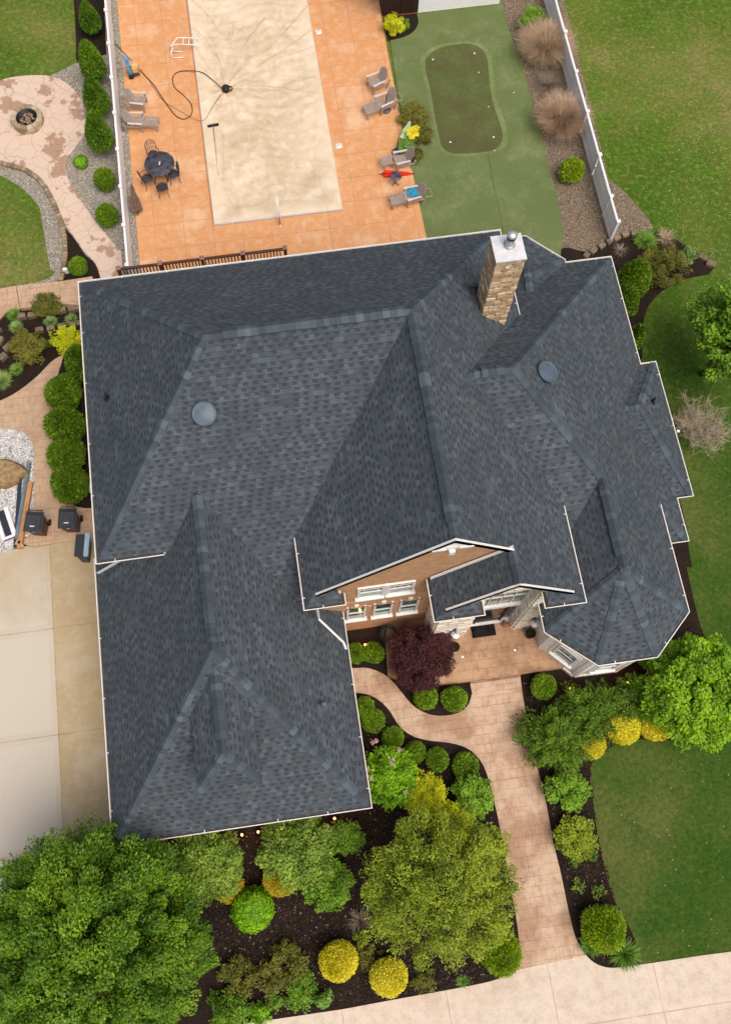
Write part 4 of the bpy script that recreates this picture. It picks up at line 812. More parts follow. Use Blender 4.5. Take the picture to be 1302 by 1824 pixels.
tree('leafy_shrub', 262, 1522, 34, 'maple', 'dark green bush half under the garage eave behind the huge maple', 2.0, clump=.24, nc=36, lpc=160, ln=.10, wd=.06, zc=1.2, trunk_r=.03, cat='shrub', parts=('stem', 'foliage'))
ball('round_shrub', 451, 1620, 44, 'bright', 'large bright green ball shrub left of centre in the front mulch', 'shrub', ln=.09, wd=.06, lump=.07)
tree('leafy_shrub', 615, 1493, 24, 'green', 'small green bush right of the big grey-green one, near the garage corner', 1.3, clump=.2, nc=36, lpc=150, ln=.07, wd=.045, zc=.8, trunk_r=.03, cat='shrub', parts=('stem', 'foliage'))
tree('leafy_shrub', 580, 1574, 38, 'green', 'mid green bush below the grey-green one, beside the amber shrub', 1.5, clump=.22, nc=60, lpc=170, ln=.08, wd=.05, zc=.85, trunk_r=.03, cat='shrub', parts=('stem', 'foliage'))
tree('lilac_bush', 690, 1390, 44, 'bright', 'bright green lilac with a few pale pink flower heads beside the garage eave', 2.2, clump=.25, nc=75, lpc=230, ln=.085, wd=.055, zc=1.2, trunk_r=.04, cat='shrub', parts=('stem', 'foliage'))
lil = bpy.data.objects['lilac_bush']
for x, y in ((664, 1323), (670, 1320), (701, 1352), (697, 1361), (655, 1369), (661, 1385), (723, 1412), (712, 1336)): flowers(x, y, 4, 2.1, 40, 'pink', lil, .045, 'flower_head')
tree('lime_shrub', 758, 1417, 33, 'lime', 'bright lime-yellow bush between lilac and blue-green shrub', 1.5, clump=.19, nc=66, lpc=170, ln=.08, wd=.035, zc=.8, trunk_r=.03, cat='shrub', parts=('stem', 'foliage'))
tree('lime_shrub', 805, 1470, 33, 'lime', 'lime-yellow bush partly covered by the top of the airy tree', 1.5, clump=.19, nc=60, lpc=170, ln=.08, wd=.035, zc=.8, trunk_r=.03, cat='shrub', parts=('stem', 'foliage'))
tree('leafy_shrub', 839, 1422, 32, 'green', 'fresh green bush left of the walkway, below the row of balls', 1.2, clump=.2, nc=56, lpc=150, ln=.09, wd=.055, zc=.65, trunk_r=.03, cat='shrub', parts=('stem', 'foliage'))
ball('spray_arborvitae', 891, 1697, 36, 'yg', 'yellow-green spiky ball in the corner where walkway meets pavement, left side', 'shrub', ln=.15, wd=.03, spike=.10, dense=1.3)
ball('spray_arborvitae', 1074, 1653, 37, 'yg', 'yellow-green spiky ball right of the walkway near the pavement', 'shrub', ln=.15, wd=.03, spike=.10, dense=1.3)
for px, py, r, k, lab in ((514, 1713, 33, 'juni', 'sparse olive juniper above the green ground cover, right of its neighbours'), (426, 1738, 29, 'juni', 'brownish olive juniper at the foot of the huge maple'), (482, 1746, 27, 'juni', 'low olive juniper in the middle of three near the pavement'),
                          (540, 1768, 26, 'green', 'low green ground cover plant left of the golden ball'), (572, 1780, 12, 'tuft', 'small green weed clump near the pavement edge under the golden ball'), (402, 1796, 30, 'maple', 'dark green low plant under the edge of the huge maple'), (468, 1806, 14, 'bright', 'bright low weed clump beside the pavement edge'), (430, 1800, 18, 'green', 'low green weed patch left of the bright clump')):
    tree('low_shrub', px, py, r, k, lab, .75, clump=.15, nc=int(r * 1.3), lpc=90, ln=.07, wd=.04, zc=.35, trunk_r=.02, cat='shrub', parts=('stem', 'foliage'))
grass('spiky_clump', 641, 1640, 24, 'deadg', 'dark withered spiky clump between the airy tree and green bush', 'plant', .5, 160, .015)
grass('daylily_clump', 824, 1748, 12, 'tuft', 'small bright green tuft alone in the mulch below the airy tree', 'plant', .3, 120, .02)
for px, py, r, k, lab in ((655, 1702, 24, 'juni', 'thin olive ground cover between the two golden balls'), (752, 1745, 22, 'juni', 'brownish sparse plant right of the golden ball near the pavement'), (640, 1672, 14, 'olive', 'small faded weed above the left golden ball, by the withered clump'), (492, 1782, 14, 'green', 'low green weed between juniper and pavement')):
    tree('low_shrub', px, py, r, k, lab, .4, clump=.12, nc=int(r * 1.1), lpc=60, ln=.06, wd=.03, zc=.2, trunk_r=.015, cat='shrub', parts=('stem', 'foliage'))
# purple maple
tree('japanese_maple', 750, 1168, 56, 'purple', 'dark purple Japanese maple at the left side of the porch', 2.1, clump=.22, nc=170, lpc=260, ln=.07, wd=.028, zc=1.2, trunk_r=.06, fill=.8, squash=.5, out=.1)
# --- right bed
GD = 'dark spreading yews below the turret'
for px, py, r, h, lab in ((986, 1314, 50, 1.5, 'dark green yew with radiating branches overhanging the walkway edge'), (1056, 1264, 46, 1.3, 'dark green spreading yew directly below the turret wall'), (1128, 1244, 30, 1.1, 'smaller dark yew right of the turret spotlight, beside the huge lime green bush')):
    tree('spreading_yew', px, py, r, 'yew', lab, h, clump=.2, nc=int(r * 1.9), lpc=170, ln=.13, wd=.04, zc=.6, trunk_r=.04, cat='shrub', parts=('stem', 'foliage'), group=GD, out=.5, up=.2, squash=.6)
tree('large_shrub', 1238, 1228, 84, 'maplebright', 'huge lime green bush at the right edge below the turret', 3.2, clump=.3, nc=210, lpc=260, ln=.11, wd=.07, zc=1.5, trunk_r=.07, cat='shrub', parts=('stem', 'foliage'), fill=.85)
tree('leafy_shrub', 1180, 1178, 30, 'maple', 'darker green bush squeezed between turret eave and the huge lime green bush', 1.8, clump=.22, nc=44, lpc=170, ln=.09, wd=.055, zc=1.0, trunk_r=.03, cat='shrub', parts=('stem', 'foliage'))
tree('leafy_shrub', 1009, 1411, 35, 'green', 'fresh green bush right of the walkway below the overhanging yew', 1.0, clump=.19, nc=60, lpc=150, ln=.09, wd=.055, zc=.5, trunk_r=.03, cat='shrub', parts=('stem', 'foliage'), ell=(1, .8))
tree('leafy_shrub', 1026, 1493, 32, 'olive', 'olive green bush right of the walkway, second below the yew', .95, clump=.18, nc=50, lpc=140, ln=.07, wd=.045, zc=.5, trunk_r=.03, cat='shrub', parts=('stem', 'foliage'))
for px, py, r, lab in ((1030, 1578, 12, 'sparse grey-green weed in the bare mulch right of the walkway'), (1022, 1534, 10, 'tiny weed just below the olive bush right of the walkway'), (1066, 1590, 10, 'sparse weed close to the lawn edge in the right bed')):
    tree('weed', px, py, r, 'greyg', lab, .28, clump=.09, nc=12, lpc=26, ln=.06, wd=.03, zc=.14, trunk_r=.01, cat='plant', parts=('stem', 'leaves'))
grass('daylily_clump', 1112, 1700, 27, 'tuft', 'large green strappy clump spilling over the pavement edge', 'plant', .6, 520, .025)
grass('daylily_clump', 1050, 1683, 20, 'tuft', 'green strappy clump below left of the yellow-green spiky ball', 'plant', .5, 300, .025)
grass('daylily_clump', 1056, 1526, 9, 'tuft', 'small strappy weed at the lawn edge beside the olive bush', 'plant', .3, 70, .02)
# --- north-east bed
GN = 'upright arborvitae along the north-east corner of the house'
for px, py, r, h, lab in ((1129, 497, 32, 2.0, 'largest arborvitae at the north-east house corner'), (1119, 540, 19, 1.6, 'small arborvitae between two larger ones by the east eave'), (1131, 602, 17, 1.7, 'arborvitae farthest down the east eave, mostly under it')):
    ball('upright_arborvitae', px, py, r, 'dark', lab, 'shrub', h=h, ln=.11, wd=.045, spike=.07, group=GN, lump=.07, aspect=1.1, cone=.35)
tree('low_shrub', 1177, 474, 40, 'juni', 'sprawling olive juniper in the north-east bed', .9, clump=.17, nc=90, lpc=100, ln=.07, wd=.03, zc=.4, trunk_r=.03, cat='shrub', parts=('stem', 'foliage'), ell=(1.1, .95))
tree('low_shrub', 1224, 458, 16, 'blueg', 'blue-green plant beside the two stones of the north-east bed', .5, clump=.12, nc=24, lpc=80, ln=.06, wd=.03, zc=.25, trunk_r=.02, cat='shrub', parts=('stem', 'foliage'))
grass('daylily_clump', 1149, 428, 22, 'tuft', 'green strappy clump inside the block edging near the fence end', 'plant', .5, 380, .025)
grass('dry_clump', 1185, 424, 20, 'straw', 'tan dry stems behind the sprawling juniper', 'plant', .4, 200, .012); grass('dry_clump', 1104, 446, 16, 'deadg', 'brown dry litter clump inside the curved block edging', 'plant', .2, 140, .012)
tree('broadleaf_tree', 1304, 598, 52, 'green', 'bright green tree cut by the right edge of the lawn', 5.0, clump=.34, nc=90, lpc=210, ln=.13, wd=.085, zc=3.0, trunk_r=.1, ell=(1, 1.9))
# ornamental grasses by the right fence
grass('ornamental_grass', 972, 82, 40, 'straw', 'tan dry ornamental grass, upper of the two by the right fence', 'plant', 1.6, 3600, .014, lean=1.12, group='dry ornamental grasses by the right fence')
grass('ornamental_grass', 1001, 212, 39, 'straw', 'tan dry ornamental grass, lower of the two by the right fence', 'plant', 1.6, 3600, .014, lean=1.12, group='dry ornamental grasses by the right fence')
grass('dry_clump', 975, 148, 32, 'deadg', 'flattened grey dead clump between the two tan grasses', 'plant', .35, 700, .012)
ball('round_shrub', 1017, 304, 23, 'yg', 'bright yellow-green ball shrub on the gravel below the tan grasses', 'shrub', h=1.0, ln=.08, wd=.04, spike=.05)
tree('leafy_shrub', 946, 34, 18, 'green', 'small green shrub above the upper tan grass', 1.1, clump=.2, nc=30, lpc=120, ln=.07, wd=.04, zc=.6, trunk_r=.03, cat='shrub', parts=('stem', 'foliage'))
# island bed at the turf edge
for px, py, r, k, lab in ((735, 205, 26, 'juni', 'olive ground-hugging juniper at the top of the poolside island bed'), (752, 240, 18, 'juni', 'olive juniper along the turf side of the poolside island bed'), (724, 262, 12, 'tuft', 'green leafy perennial below the yellow flowers'), (741, 276, 11, 'juni', 'small juniper at the lowest end of the poolside island bed')):
    tree('low_shrub', px, py, r, k, lab, .5, clump=.14, nc=int(r * 2.6), lpc=100, ln=.06, wd=.03, zc=.25, trunk_r=.02, cat='shrub', parts=('stem', 'foliage'))
yf = empty('flowering_plant', at(735, 240, .05), 0, 'plant with vivid yellow flower clusters beside the closed green parasol', 'plant'); 
d = MB(); d.tube([(0, 0, 0), (0, 0, .4)], .02, 5); d.build('stem', BARK, yf)
for x, y in ((728, 236), (735, 230), (740, 238), (733, 243), (742, 228)): flowers(x, y, 6, .55, 130, 'yell', yf, .06, 'flower_head')
tree('lime_shrub', 700, 46, 15, 'lime', 'vivid yellow bush in the small bed by the dark shed door', .8, clump=.16, nc=40, lpc=130, ln=.06, wd=.035, zc=.4, trunk_r=.02, cat='shrub', parts=('stem', 'foliage'))
tree('low_shrub', 719, 44, 9, 'green', 'small green perennial right of the vivid yellow bush', .4, clump=.12, nc=16, lpc=90, ln=.06, wd=.03, zc=.2, trunk_r=.02, cat='shrub', parts=('stem', 'foliage'))
# west terrace bed
for px, py, r, k, h, lab in ((83, 545, 22, 'juni', .7, 'dark spreading shrub at the top of the terrace bed below the slab steps'), (52, 616, 30, 'juni', 1.0, 'brownish olive round shrub in the middle of the terrace bed'), (120, 605, 24, 'lime', .8, 'yellow-green bush at the house end of the terrace bed')):
    tree('terrace_shrub', px, py, r, k, lab, h, clump=.17, nc=int(r * 2.2), lpc=140, ln=.07, wd=.04, zc=h * .45, trunk_r=.03, cat='shrub', parts=('stem', 'foliage'))
for px, py, r, k, lab in ((26, 562, 14, 'tuft', 'light green tuft at the left end under the slab steps'), (30, 583, 13, 'blueg', 'blue-green tuft between the block rows on the left'), (91, 573, 13, 'blueg', 'blue-green tuft centred between the two block rows'), (128, 569, 12, 'blueg', 'blue-green tuft between the block rows nearest the house'),
                          (3, 678, 20, 'blueg', 'large blue-green clump at the left frame edge beside the side path'), (30, 658, 13, 'tuft', 'light green tuft on bare mulch below the brownish shrub'), (93, 612, 9, 'blueg', 'small blue-green tuft left of the yellow-green bush')):
    grass('perennial_tuft', px, py, r, k, lab, 'plant', .32, int(r * 26), .022)
# bare shrub on the east side
bs = empty('bare_shrub', at(1232, 775, 0), 0, 'leafless grey twiggy shrub on the lawn by the east eave', 'shrub'); tw_ = MB()
cb = at(1240, 765, 1.0) - bs.location
for i in range(46):
    a = rng.uniform(0, 6.28); rr = rng.uniform(.3, 1.0) * 1.15; e = V(cb.x + rr * math.cos(a), cb.y + 1.2 * rr * math.sin(a), rng.uniform(.9, 2.0)); s = V(rng.normal() * .06, rng.normal() * .06, 0)
    m1 = s.lerp(e, .5) + V(0, 0, .3); tw_.tube([s, m1, e], [.018, .011, .005], 4, caps=False)
    for j in range(12):
        q0 = m1.lerp(e, rng.uniform(-.3, 1)); dq = V(*(rng.normal(size=3) * .28)); dq.z = abs(dq.z) * .6; q1 = q0 + dq; tw_.tube([q0, (q0 + q1) / 2 + V(0, 0, .03), q1], [.008, .006, .003], 3, caps=False)
        for _ in range(3): q2 = q1.lerp(q0, rng.uniform(0, .7)); tw_.tube([q2, q2 + V(*(rng.normal(size=3) * .12))], [.004, .002], 3, caps=False)
tw_.build('twigs', plain('grey_twigs', L(190, 176, 156), .9, .1), bs)

# ------------------------------------------------------------------ pool cover, with sag, folds and dirt
def cover_mat():
    n = NT('pool_cover_fabric', .8, .3); a = n.noise(.55, 6, rough=.65, dist=.6); b = n.noise(2.6, 6, rough=.75, dist=1.2); u, v, _ = n.sep(n.pos)
    base = n.ramp(n.noise(1.1, 5, dist=.8), [(.3, L(212, 190, 160)), (.55, L(226, 208, 182)), (.75, L(236, 222, 200))])
    inset = n.attr('inset'); dirt = n.math('MULTIPLY', n.ramp(n.math('ADD', n.math('MULTIPLY', a, .6), n.math('MULTIPLY', b, .45)), [(.44, 0.0), (.62, .8)]), inset)
    fo = n.attr('fold'); base = n.mix(n.math('MULTIPLY', fo, .42), base, L(158, 132, 100)); base = n.mix(n.math('MULTIPLY', dirt, .65), base, L(176, 150, 116)); spk = n.ramp(n.noise(9, 6, rough=.85, dist=1.5), [(.6, 0.0), (.72, .65)]); base = n.mix(n.math('MULTIPLY', spk, inset), base, L(136, 112, 82))
    rust = n.ramp(n.noise(1.0, 6, rough=.7, dist=2.0), [(.66, 0.0), (.72, .5)]); base = n.mix(n.math('MULTIPLY', rust, inset), base, L(164, 112, 74))
    n.bump(n.noise(5, 6, rough=.7, dist=1.5), .35, .03); return n.col(base)
CV = cover_mat()
c0, c1, c2_, c3 = [at(x, y, .07) for x, y in ((385, 402), (609, 373), (545, -2), (334, -2))]
x0, x1 = (c0.x + c3.x) / 2, (c1.x + c2_.x) / 2; y0, y1 = (c0.y + c1.y) / 2, 41.0
nx, ny = 180, 560; X, Y = np.meshgrid(np.linspace(x0, x1, nx), np.linspace(y0, y1, ny)); pc = at(403, 160, 0)
ed = np.minimum(np.minimum(X - x0, x1 - X), Y - y0); sag = np.clip((ed - .25) / .5, 0, 1); Zc = .17 - .055 * sag
dx_, dy_ = X - pc.x, Y - pc.y; rr = np.hypot(dx_, dy_); th = np.arctan2(dy_, dx_)
Zc += sag * (.035 * np.sin(th * 9 + .6 * np.sin(rr * 1.7)) * np.exp(-rr / 2.2) + .012 * np.sin(th * 23 + rr) * np.exp(-rr / 3.5)) - .03 * np.exp(-rr / .5)
Zc += sag * (.012 * np.sin(X * 9 + 2.2 * np.sin(Y * 1.3)) * np.sin(Y * 2.1 + X) + .010 * np.sin(Y * 13 + 3 * np.sin(X * 1.7 + Y * .6)) + rng.normal(size=X.shape) * .0015)
Vv = np.stack([X, Y, Zc], -1).reshape(-1, 3); I = np.arange(nx * ny).reshape(ny, nx); F = np.stack([I[:-1, :-1], I[:-1, 1:], I[1:, 1:], I[1:, :-1]], -1).reshape(-1, 4)
pcv = np_mesh('pool_cover', Vv, F, rng.random(len(F)), CV, smooth=True)
fd_ = np.zeros(X.shape)
for k in range(34):                                      # creases radiating from the pump hollow and lying along the edges, tinted browner than the fabric
    a0 = rng.uniform(-np.pi, np.pi); c_ = rng.uniform(-.12, .12); w_ = rng.uniform(.006, .018); l0 = rng.uniform(.4, 3); l1 = l0 + rng.uniform(.6, 3.5)
    dth = (th - a0 - c_ * rr + np.pi) % (2 * np.pi) - np.pi; fd_ += rng.uniform(.3, 1) * np.exp(-(dth * rr / (w_ + .01 * rr)) ** 2) * (rr > l0) * (rr < l1)
for k in range(60):
    cx_, cy_ = rng.uniform(x0 + .4, x1 - .4), rng.uniform(y0 + .4, y1 - .4); a0 = rng.uniform(-.5, .5) + (np.pi / 2 if rng.random() < .3 else 0); u_ = (X - cx_) * np.cos(a0) + (Y - cy_) * np.sin(a0); v_ = -(X - cx_) * np.sin(a0) + (Y - cy_) * np.cos(a0) + .12 * np.sin(u_ * 2.5 + k)
    fd_ += rng.uniform(.2, .6) * np.exp(-(v_ / .014) ** 2) * np.exp(-(u_ / rng.uniform(.3, .9)) ** 4)
for cx_, cy_, sx_, sy_, an_ in ((c0.x + .7, c0.y + .35, .5, .22, .5), (c1.x - .75, c1.y + .5, .6, .3, .3), (c1.x - 1.1, c1.y + 1.5, .8, .28, .7)):
    u_ = (X - cx_) * np.cos(an_) + (Y - cy_) * np.sin(an_); v_ = -(X - cx_) * np.sin(an_) + (Y - cy_) * np.cos(an_); fd_ += np.exp(-(u_ / sx_) ** 2 - (v_ / sy_) ** 2) * (.35 + .65 * (np.sin(u_ * 42 + 3 * np.sin(v_ * 9)) > -.1)) * 1.1
Zc = Zc + .02 * np.clip(fd_, 0, 1); pcv.data.vertices.foreach_set('co', np.stack([X, Y, Zc], -1).astype(np.float32).ravel())
fd_ = np.clip(fd_ * rng.uniform(.7, 1.1, X.shape) + .9 * np.exp(-(rr / .22) ** 2), 0, 1)
pcv.data.attributes.new('fold', 'FLOAT', 'POINT').data.foreach_set('value', fd_.ravel().astype(np.float32))
pcv.data.attributes.new('inset', 'FLOAT', 'POINT').data.foreach_set('value', np.clip((ed - .35) / .35, 0, 1).ravel().astype(np.float32))
tag(pcv, 'beige dirt-streaked cover sagging over the long swimming pool', 'pool cover')
m = MB(); m.box(x0 - .03, y0 - .03, .05, x0 + .01, y1, .168); m.box(x1 - .01, y0 - .03, .05, x1 + .03, y1, .168); m.box(x0 - .03, y0 - .05, .05, x1 + .03, y0 - .0, .167); m.build('cover_track', GREYL, pcv)
def skim(px, py, lab):
    p = at(px, py, .055); m = MB(); m.box(p.x - .12, p.y - .12, .05, p.x + .12, p.y + .12, .065); m.lathe([(.09, .065), (.09, .07), (0, .07)], (p.x, p.y, 0), 12)
    tag(m.build('skimmer_lid', WHITE), lab, 'lid')
skim(568, 57, 'white square skimmer lid on the orange deck near the top edge'); skim(604, 260, 'white square skimmer lid on the orange deck halfway down the cover')
# hoses and cords
def cord(name, pts, r, mat, lab, cat='hose', n=5, sub=8):
    P = [at(x, y, z) for x, y, z in pts]; out = []
    for i in range(len(P) - 1):
        p0, p1, p2, p3 = P[max(i - 1, 0)], P[i], P[i + 1], P[min(i + 2, len(P) - 1)]
        for j in range(sub):
            t = j / sub; out.append(.5 * ((2 * p1) + (-p0 + p2) * t + (2 * p0 - 5 * p1 + 4 * p2 - p3) * t * t + (-p0 + 3 * p1 - 3 * p2 + p3) * t ** 3))
    out.append(P[-1]); m = MB(); m.tube(out, r, n); return tag(m.build(name, mat), lab, cat)
HOSE = plain('brown_hose', L(84, 52, 32), .6, .3)
cord('drain_hose', [(250, 124, .12), (262, 138, .08), (275, 152, .08), (292, 178, .08), (305, 196, .08), (316, 208, .08), (330, 212, .08), (342, 202, .08), (341, 186, .08), (328, 170, .08), (312, 156, .08), (308, 140, .08), (316, 129, .08), (335, 126, .12), (360, 129, .2), (380, 143, .2), (396, 158, .2)], .019, HOSE, 'brown hose looping over the orange deck onto the pool cover')
cord('power_cord', [(196, 68, .08), (212, 84, .08), (228, 101, .1), (236, 108, .2)], .014, BLACK, 'dark cord running from the fence to the blue pressure washer', 'cord')
cord('thin_cord', [(264, 140, .07), (290, 178, .07), (325, 200, .07), (352, 214, .19), (366, 212, .2), (378, 192, .19), (394, 168, .19)], .008, HOSE, 'thin cord curving past the brown hose to the pool pump', 'cord')
pu = empty('cover_pump', at(404, 160, .16), 0, 'black submersible pump with a dark coil in the hollow of the pool cover', 'pump')
m = MB(); m.lathe([(.0, -.05), (.16, -.04), (.17, .12), (.12, .16), (.0, .17)], (-.03, .02, 0), 16); m.build('pump_body', BLACK, pu)
m = MB(); m.tube([(.12 + .14 * math.cos(a / 3), -.02 + .13 * math.sin(a / 3), .04 + .002 * a) for a in range(0, 38)], .018, 5); m.build('hose_coil', HOSE, pu)
m = MB(); m.tube([(-.03, -.1, .17), (-.03, -.05, .24), (-.03, .1, .24), (-.03, .14, .17)], .014, 5); m.build('handle', DARKM, pu)
# telescopic pool brush
b0, b1 = at(380, 223, .18), at(390, 312, .18); br = empty('pool_brush', b0, 0, 'pool brush with long silver pole lying down the left side of the cover', 'brush')
m = MB(); m.tube([V(0, 0, .02), b1 - b0 + V(0, 0, .02)], .018, 6); m.build('pole', METAL, br)
m = MB(); m.box(-.24, -.03, 0, .24, .03, .05, .5, Matrix.Rotation(math.radians(6), 4, 'Z')); hd = m.build('brush_head', DARKM, br)
m = MB(); m.box(-.23, -.07, -.02, .23, -.03, .03, .5, Matrix.Rotation(math.radians(6), 4, 'Z')); m.build('bristles', BLACK, hd)
# pool ladder rails lying at the pool side
ld = empty('pool_ladder', at(333, 88, .05), math.radians(-7), 'white tubular pool ladder lying across the deck edge and the cover', 'ladder')
for k, (yy, pts) in enumerate(((.22, [(-.55, -.15, .06), (-.62, .0, .25), (-.35, .25, .42), (.3, .25, .38), (.62, .25, .3)]), (-.2, [(-.15, -.2, .06), (-.6, -.2, .1), (-.66, -.1, .3), (-.4, -.12, .42), (.3, -.12, .38), (.62, -.12, .3)]))):
    m = MB(); m.tube(pts, .022, 7); m.build('rail', WHITE, ld)
for x in (-.1, .15, .4): m = MB(); m.tube([(x, -.12, .38), (x, .25, .39)], .022, 6); m.build('rung', WHITE, ld)
m = MB(); m.tube([(-.62, -.5, .05), (-.1, -.5, .05)], .022, 6); m.tube([(-.62, -.5, .05), (-.64, -.38, .2), (-.55, -.2, .35)], .022, 6); m.build('handrail', WHITE, ld)
# stanchion at the foot of the pool
sx = at(498, 401, .05); st_ = empty('pool_handrail', sx, 0, 'slim white and rust post standing at the foot of the pool cover', 'post')
m = MB(); m.tube([(0, 0, 0), (0, .25, .9), (0, .6, 1.05)], .02, 6); m.tube([(.05, .0, .0), (.05, .25, .9), (.05, .6, 1.05)], .02, 6); m.build('rail', WHITE, st_)
m = MB(); m.tube([(.025, .02, 0), (.025, .12, .4)], .034, 6); m.build('sleeve', plain('rust', L(126, 70, 56)), st_)
m = MB(); m.lathe([(.0, .0), (.07, .0), (.06, .02), (0, .02)], (.02, 0, 0), 12); m.build('anchor', METAL, st_)

# ------------------------------------------------------------------ garden furniture
def slat_fan(m, w0, h, tilt, x, z, n=7):
    for i in range(n):
        u = (i - (n - 1) / 2) / ((n - 1) / 2); hh = h * (1 - .22 * u * u); y0_, y1_ = u * w0 * .42, u * w0 * .5; ww = w0 / n * .42
        a = V(x, 0, z); up = V(-math.sin(tilt), 0, math.cos(tilt)); nn = V(math.cos(tilt), 0, math.sin(tilt)) * .012
        pts = []
        for yb_, hz in ((y0_ - ww, 0), (y0_ + ww, 0), (y1_ + ww, hh), (y1_ - ww, hh)): pts.append(a + V(0, yb_, 0) + up * hz)
        tip = a + V(0, y1_, 0) + up * (hh + .03)
        P = [pts[0], pts[1], pts[2], tip, pts[3]]; m.add([p - nn for p in P] + [p + nn for p in P], [(0, 1, 2, 3, 4), (9, 8, 7, 6, 5), (0, 5, 6, 1), (1, 6, 7, 2), (2, 7, 8, 3), (3, 8, 9, 4), (4, 9, 5, 0)])
def chair_parts(root, back_x, tilt=.5, seat=(0, .5), leg_rest=None, back_frame=False):
    m = MB(); x = seat[0]
    while x < seat[1]: z = .34 + .12 * (x - seat[0]); m.box(x, -.26, z, x + .05, .26, z + .02); x += .078
    m.build('seat', GREYW, root)
    m = MB(); slat_fan(m, .52, .68, tilt, back_x, .34); m.build('backrest', GREYW, root)
    for s in (-1, 1):
        m = MB(); m.add([(p[0], s * p[1], z) for z in (.54, .565) for p in ((back_x - .12, .25), (back_x - .12, .33), (seat[1] * .55, .35), (seat[0] + .5, .38), (seat[0] + .52, .26), (seat[1] * .5, .26))], [tuple(range(6)) if s < 0 else tuple(range(5, -1, -1)), tuple(range(11, 5, -1)) if s < 0 else tuple(range(6, 12))] + [(i, (i + 1) % 6, (i + 1) % 6 + 6, i + 6) for i in range(6)])
        m.build('armrest', GREYL, root)
        m = MB(); m.box(seat[0] + .42, s * .29 - .025, 0, seat[0] + .5, s * .29 + .025, .54); m.build('leg', GREYW, root)
        m = MB(); mt = Matrix.Translation((back_x - .05, s * .27, .0)) @ Matrix.Rotation(-.25, 4, 'Y'); m.box(-.2, -.02, .0, -.12, .02, .56, None, mt); m.build('leg', GREYW, root)
    m = MB()
    for s in (-1, 1): m.box(seat[0] - .25, s * .265 - .015, .26, seat[1], s * .265 + .015, .335)
    m.build('side_rails', GREYW, root)
    if leg_rest:
        m = MB(); x = leg_rest[0]
        while x < leg_rest[1]: z = .40 - .04 * (x - leg_rest[0]); m.box(x, -.26, z, x + .05, .26, z + .02); x += .078
        for s in (-1, 1): m.box(leg_rest[0], s * .24 - .015, .30, leg_rest[1], s * .24 + .015, .385)
        m.build('leg_rest', GREYW, root)
        for s in (-1, 1): m = MB(); m.box(leg_rest[1] - .12, s * .23 - .02, 0, leg_rest[1] - .05, s * .23 + .02, .32); m.build('leg', GREYW, root)
    if back_frame:
        m = MB(); m.tube([(-.1, -.2, .3), (-.62, -.22, .32), (-.66, .0, .32), (-.62, .22, .32), (-.1, .2, .3)], .018, 5); m.tube([(-.3, -.2, .56), (-.3, .2, .56)], .016, 5); m.build('back_stand', GREYW, root)
AG = 'grey slatted garden chairs and loungers around the pool'
def adir(px, py, deg, lab, sc=.95):
    r = empty('adirondack_chair', at(px, py, .055), math.radians(deg), lab, 'chair', AG, sc); chair_parts(r, .0, .45); return r
def chaise(px, py, deg, lab, sc=.95):
    r = empty('chaise_lounge', at(px, py, .055), math.radians(deg), lab, 'lounger', AG, sc); chair_parts(r, .0, .5, leg_rest=(.5, 1.2), back_frame=True); return r
adir(242, 190, -14, 'grey slatted Adirondack chair left of the pool, below the blue pressure washer')
chaise(238, 226, -10, 'grey slatted chaise lounge left of the pool above the round black table')
adir(676, 154, 200, 'grey slatted Adirondack chair right of the pool, topmost on that side')
chaise(690, 190, 200, 'grey slatted chaise lounge right of the pool, behind a bare umbrella stand')
r = adir(722, 293, 186, 'grey slatted Adirondack chair with its ottoman, just above the red parasol')
o_ = empty('ottoman', at(689, 294, .055), math.radians(188), 'grey slatted footstool drawn up to the chair above the red parasol', 'footstool', None, .95)
m = MB(); x = -.22
while x < .25: m.box(x, -.25, .34 - .2 * abs(x), x + .05, .25, .36 - .2 * abs(x)); x += .078
m.build('top', GREYW, o_)
for a in (-1, 1):
    for b in (-1, 1): m = MB(); m.box(a * .18 - .02, b * .21 - .02, 0, a * .18 + .02, b * .21 + .02, .31); m.build('leg', GREYW, o_)
chaise(741, 356, 187, 'grey slatted chaise lounge holding a blue towel, lowest on the right side')
tw2 = MB(); random.seed(3)
q = at(736, 343, .44); nx_ = 10
for i in range(nx_):
    for j in range(nx_):
        def hp(a, b): return (q.x - .24 + .5 * a / nx_ + .03 * math.sin(b * 1.3), q.y - .22 + .44 * b / nx_ + .03 * math.sin(a), q.z + .04 * math.sin(a * 1.4) * math.cos(b * 1.1) + .05)
        tw2.add([hp(i, j), hp(i + 1, j), hp(i + 1, j + 1), hp(i, j + 1)], [(0, 1, 2, 3)], .5, True)
tag(tw2.build('towel', plain('blue_towel', L(58, 150, 190), .9, .1)), 'crumpled bright blue towel on the seat of the lowest right lounger', 'towel')
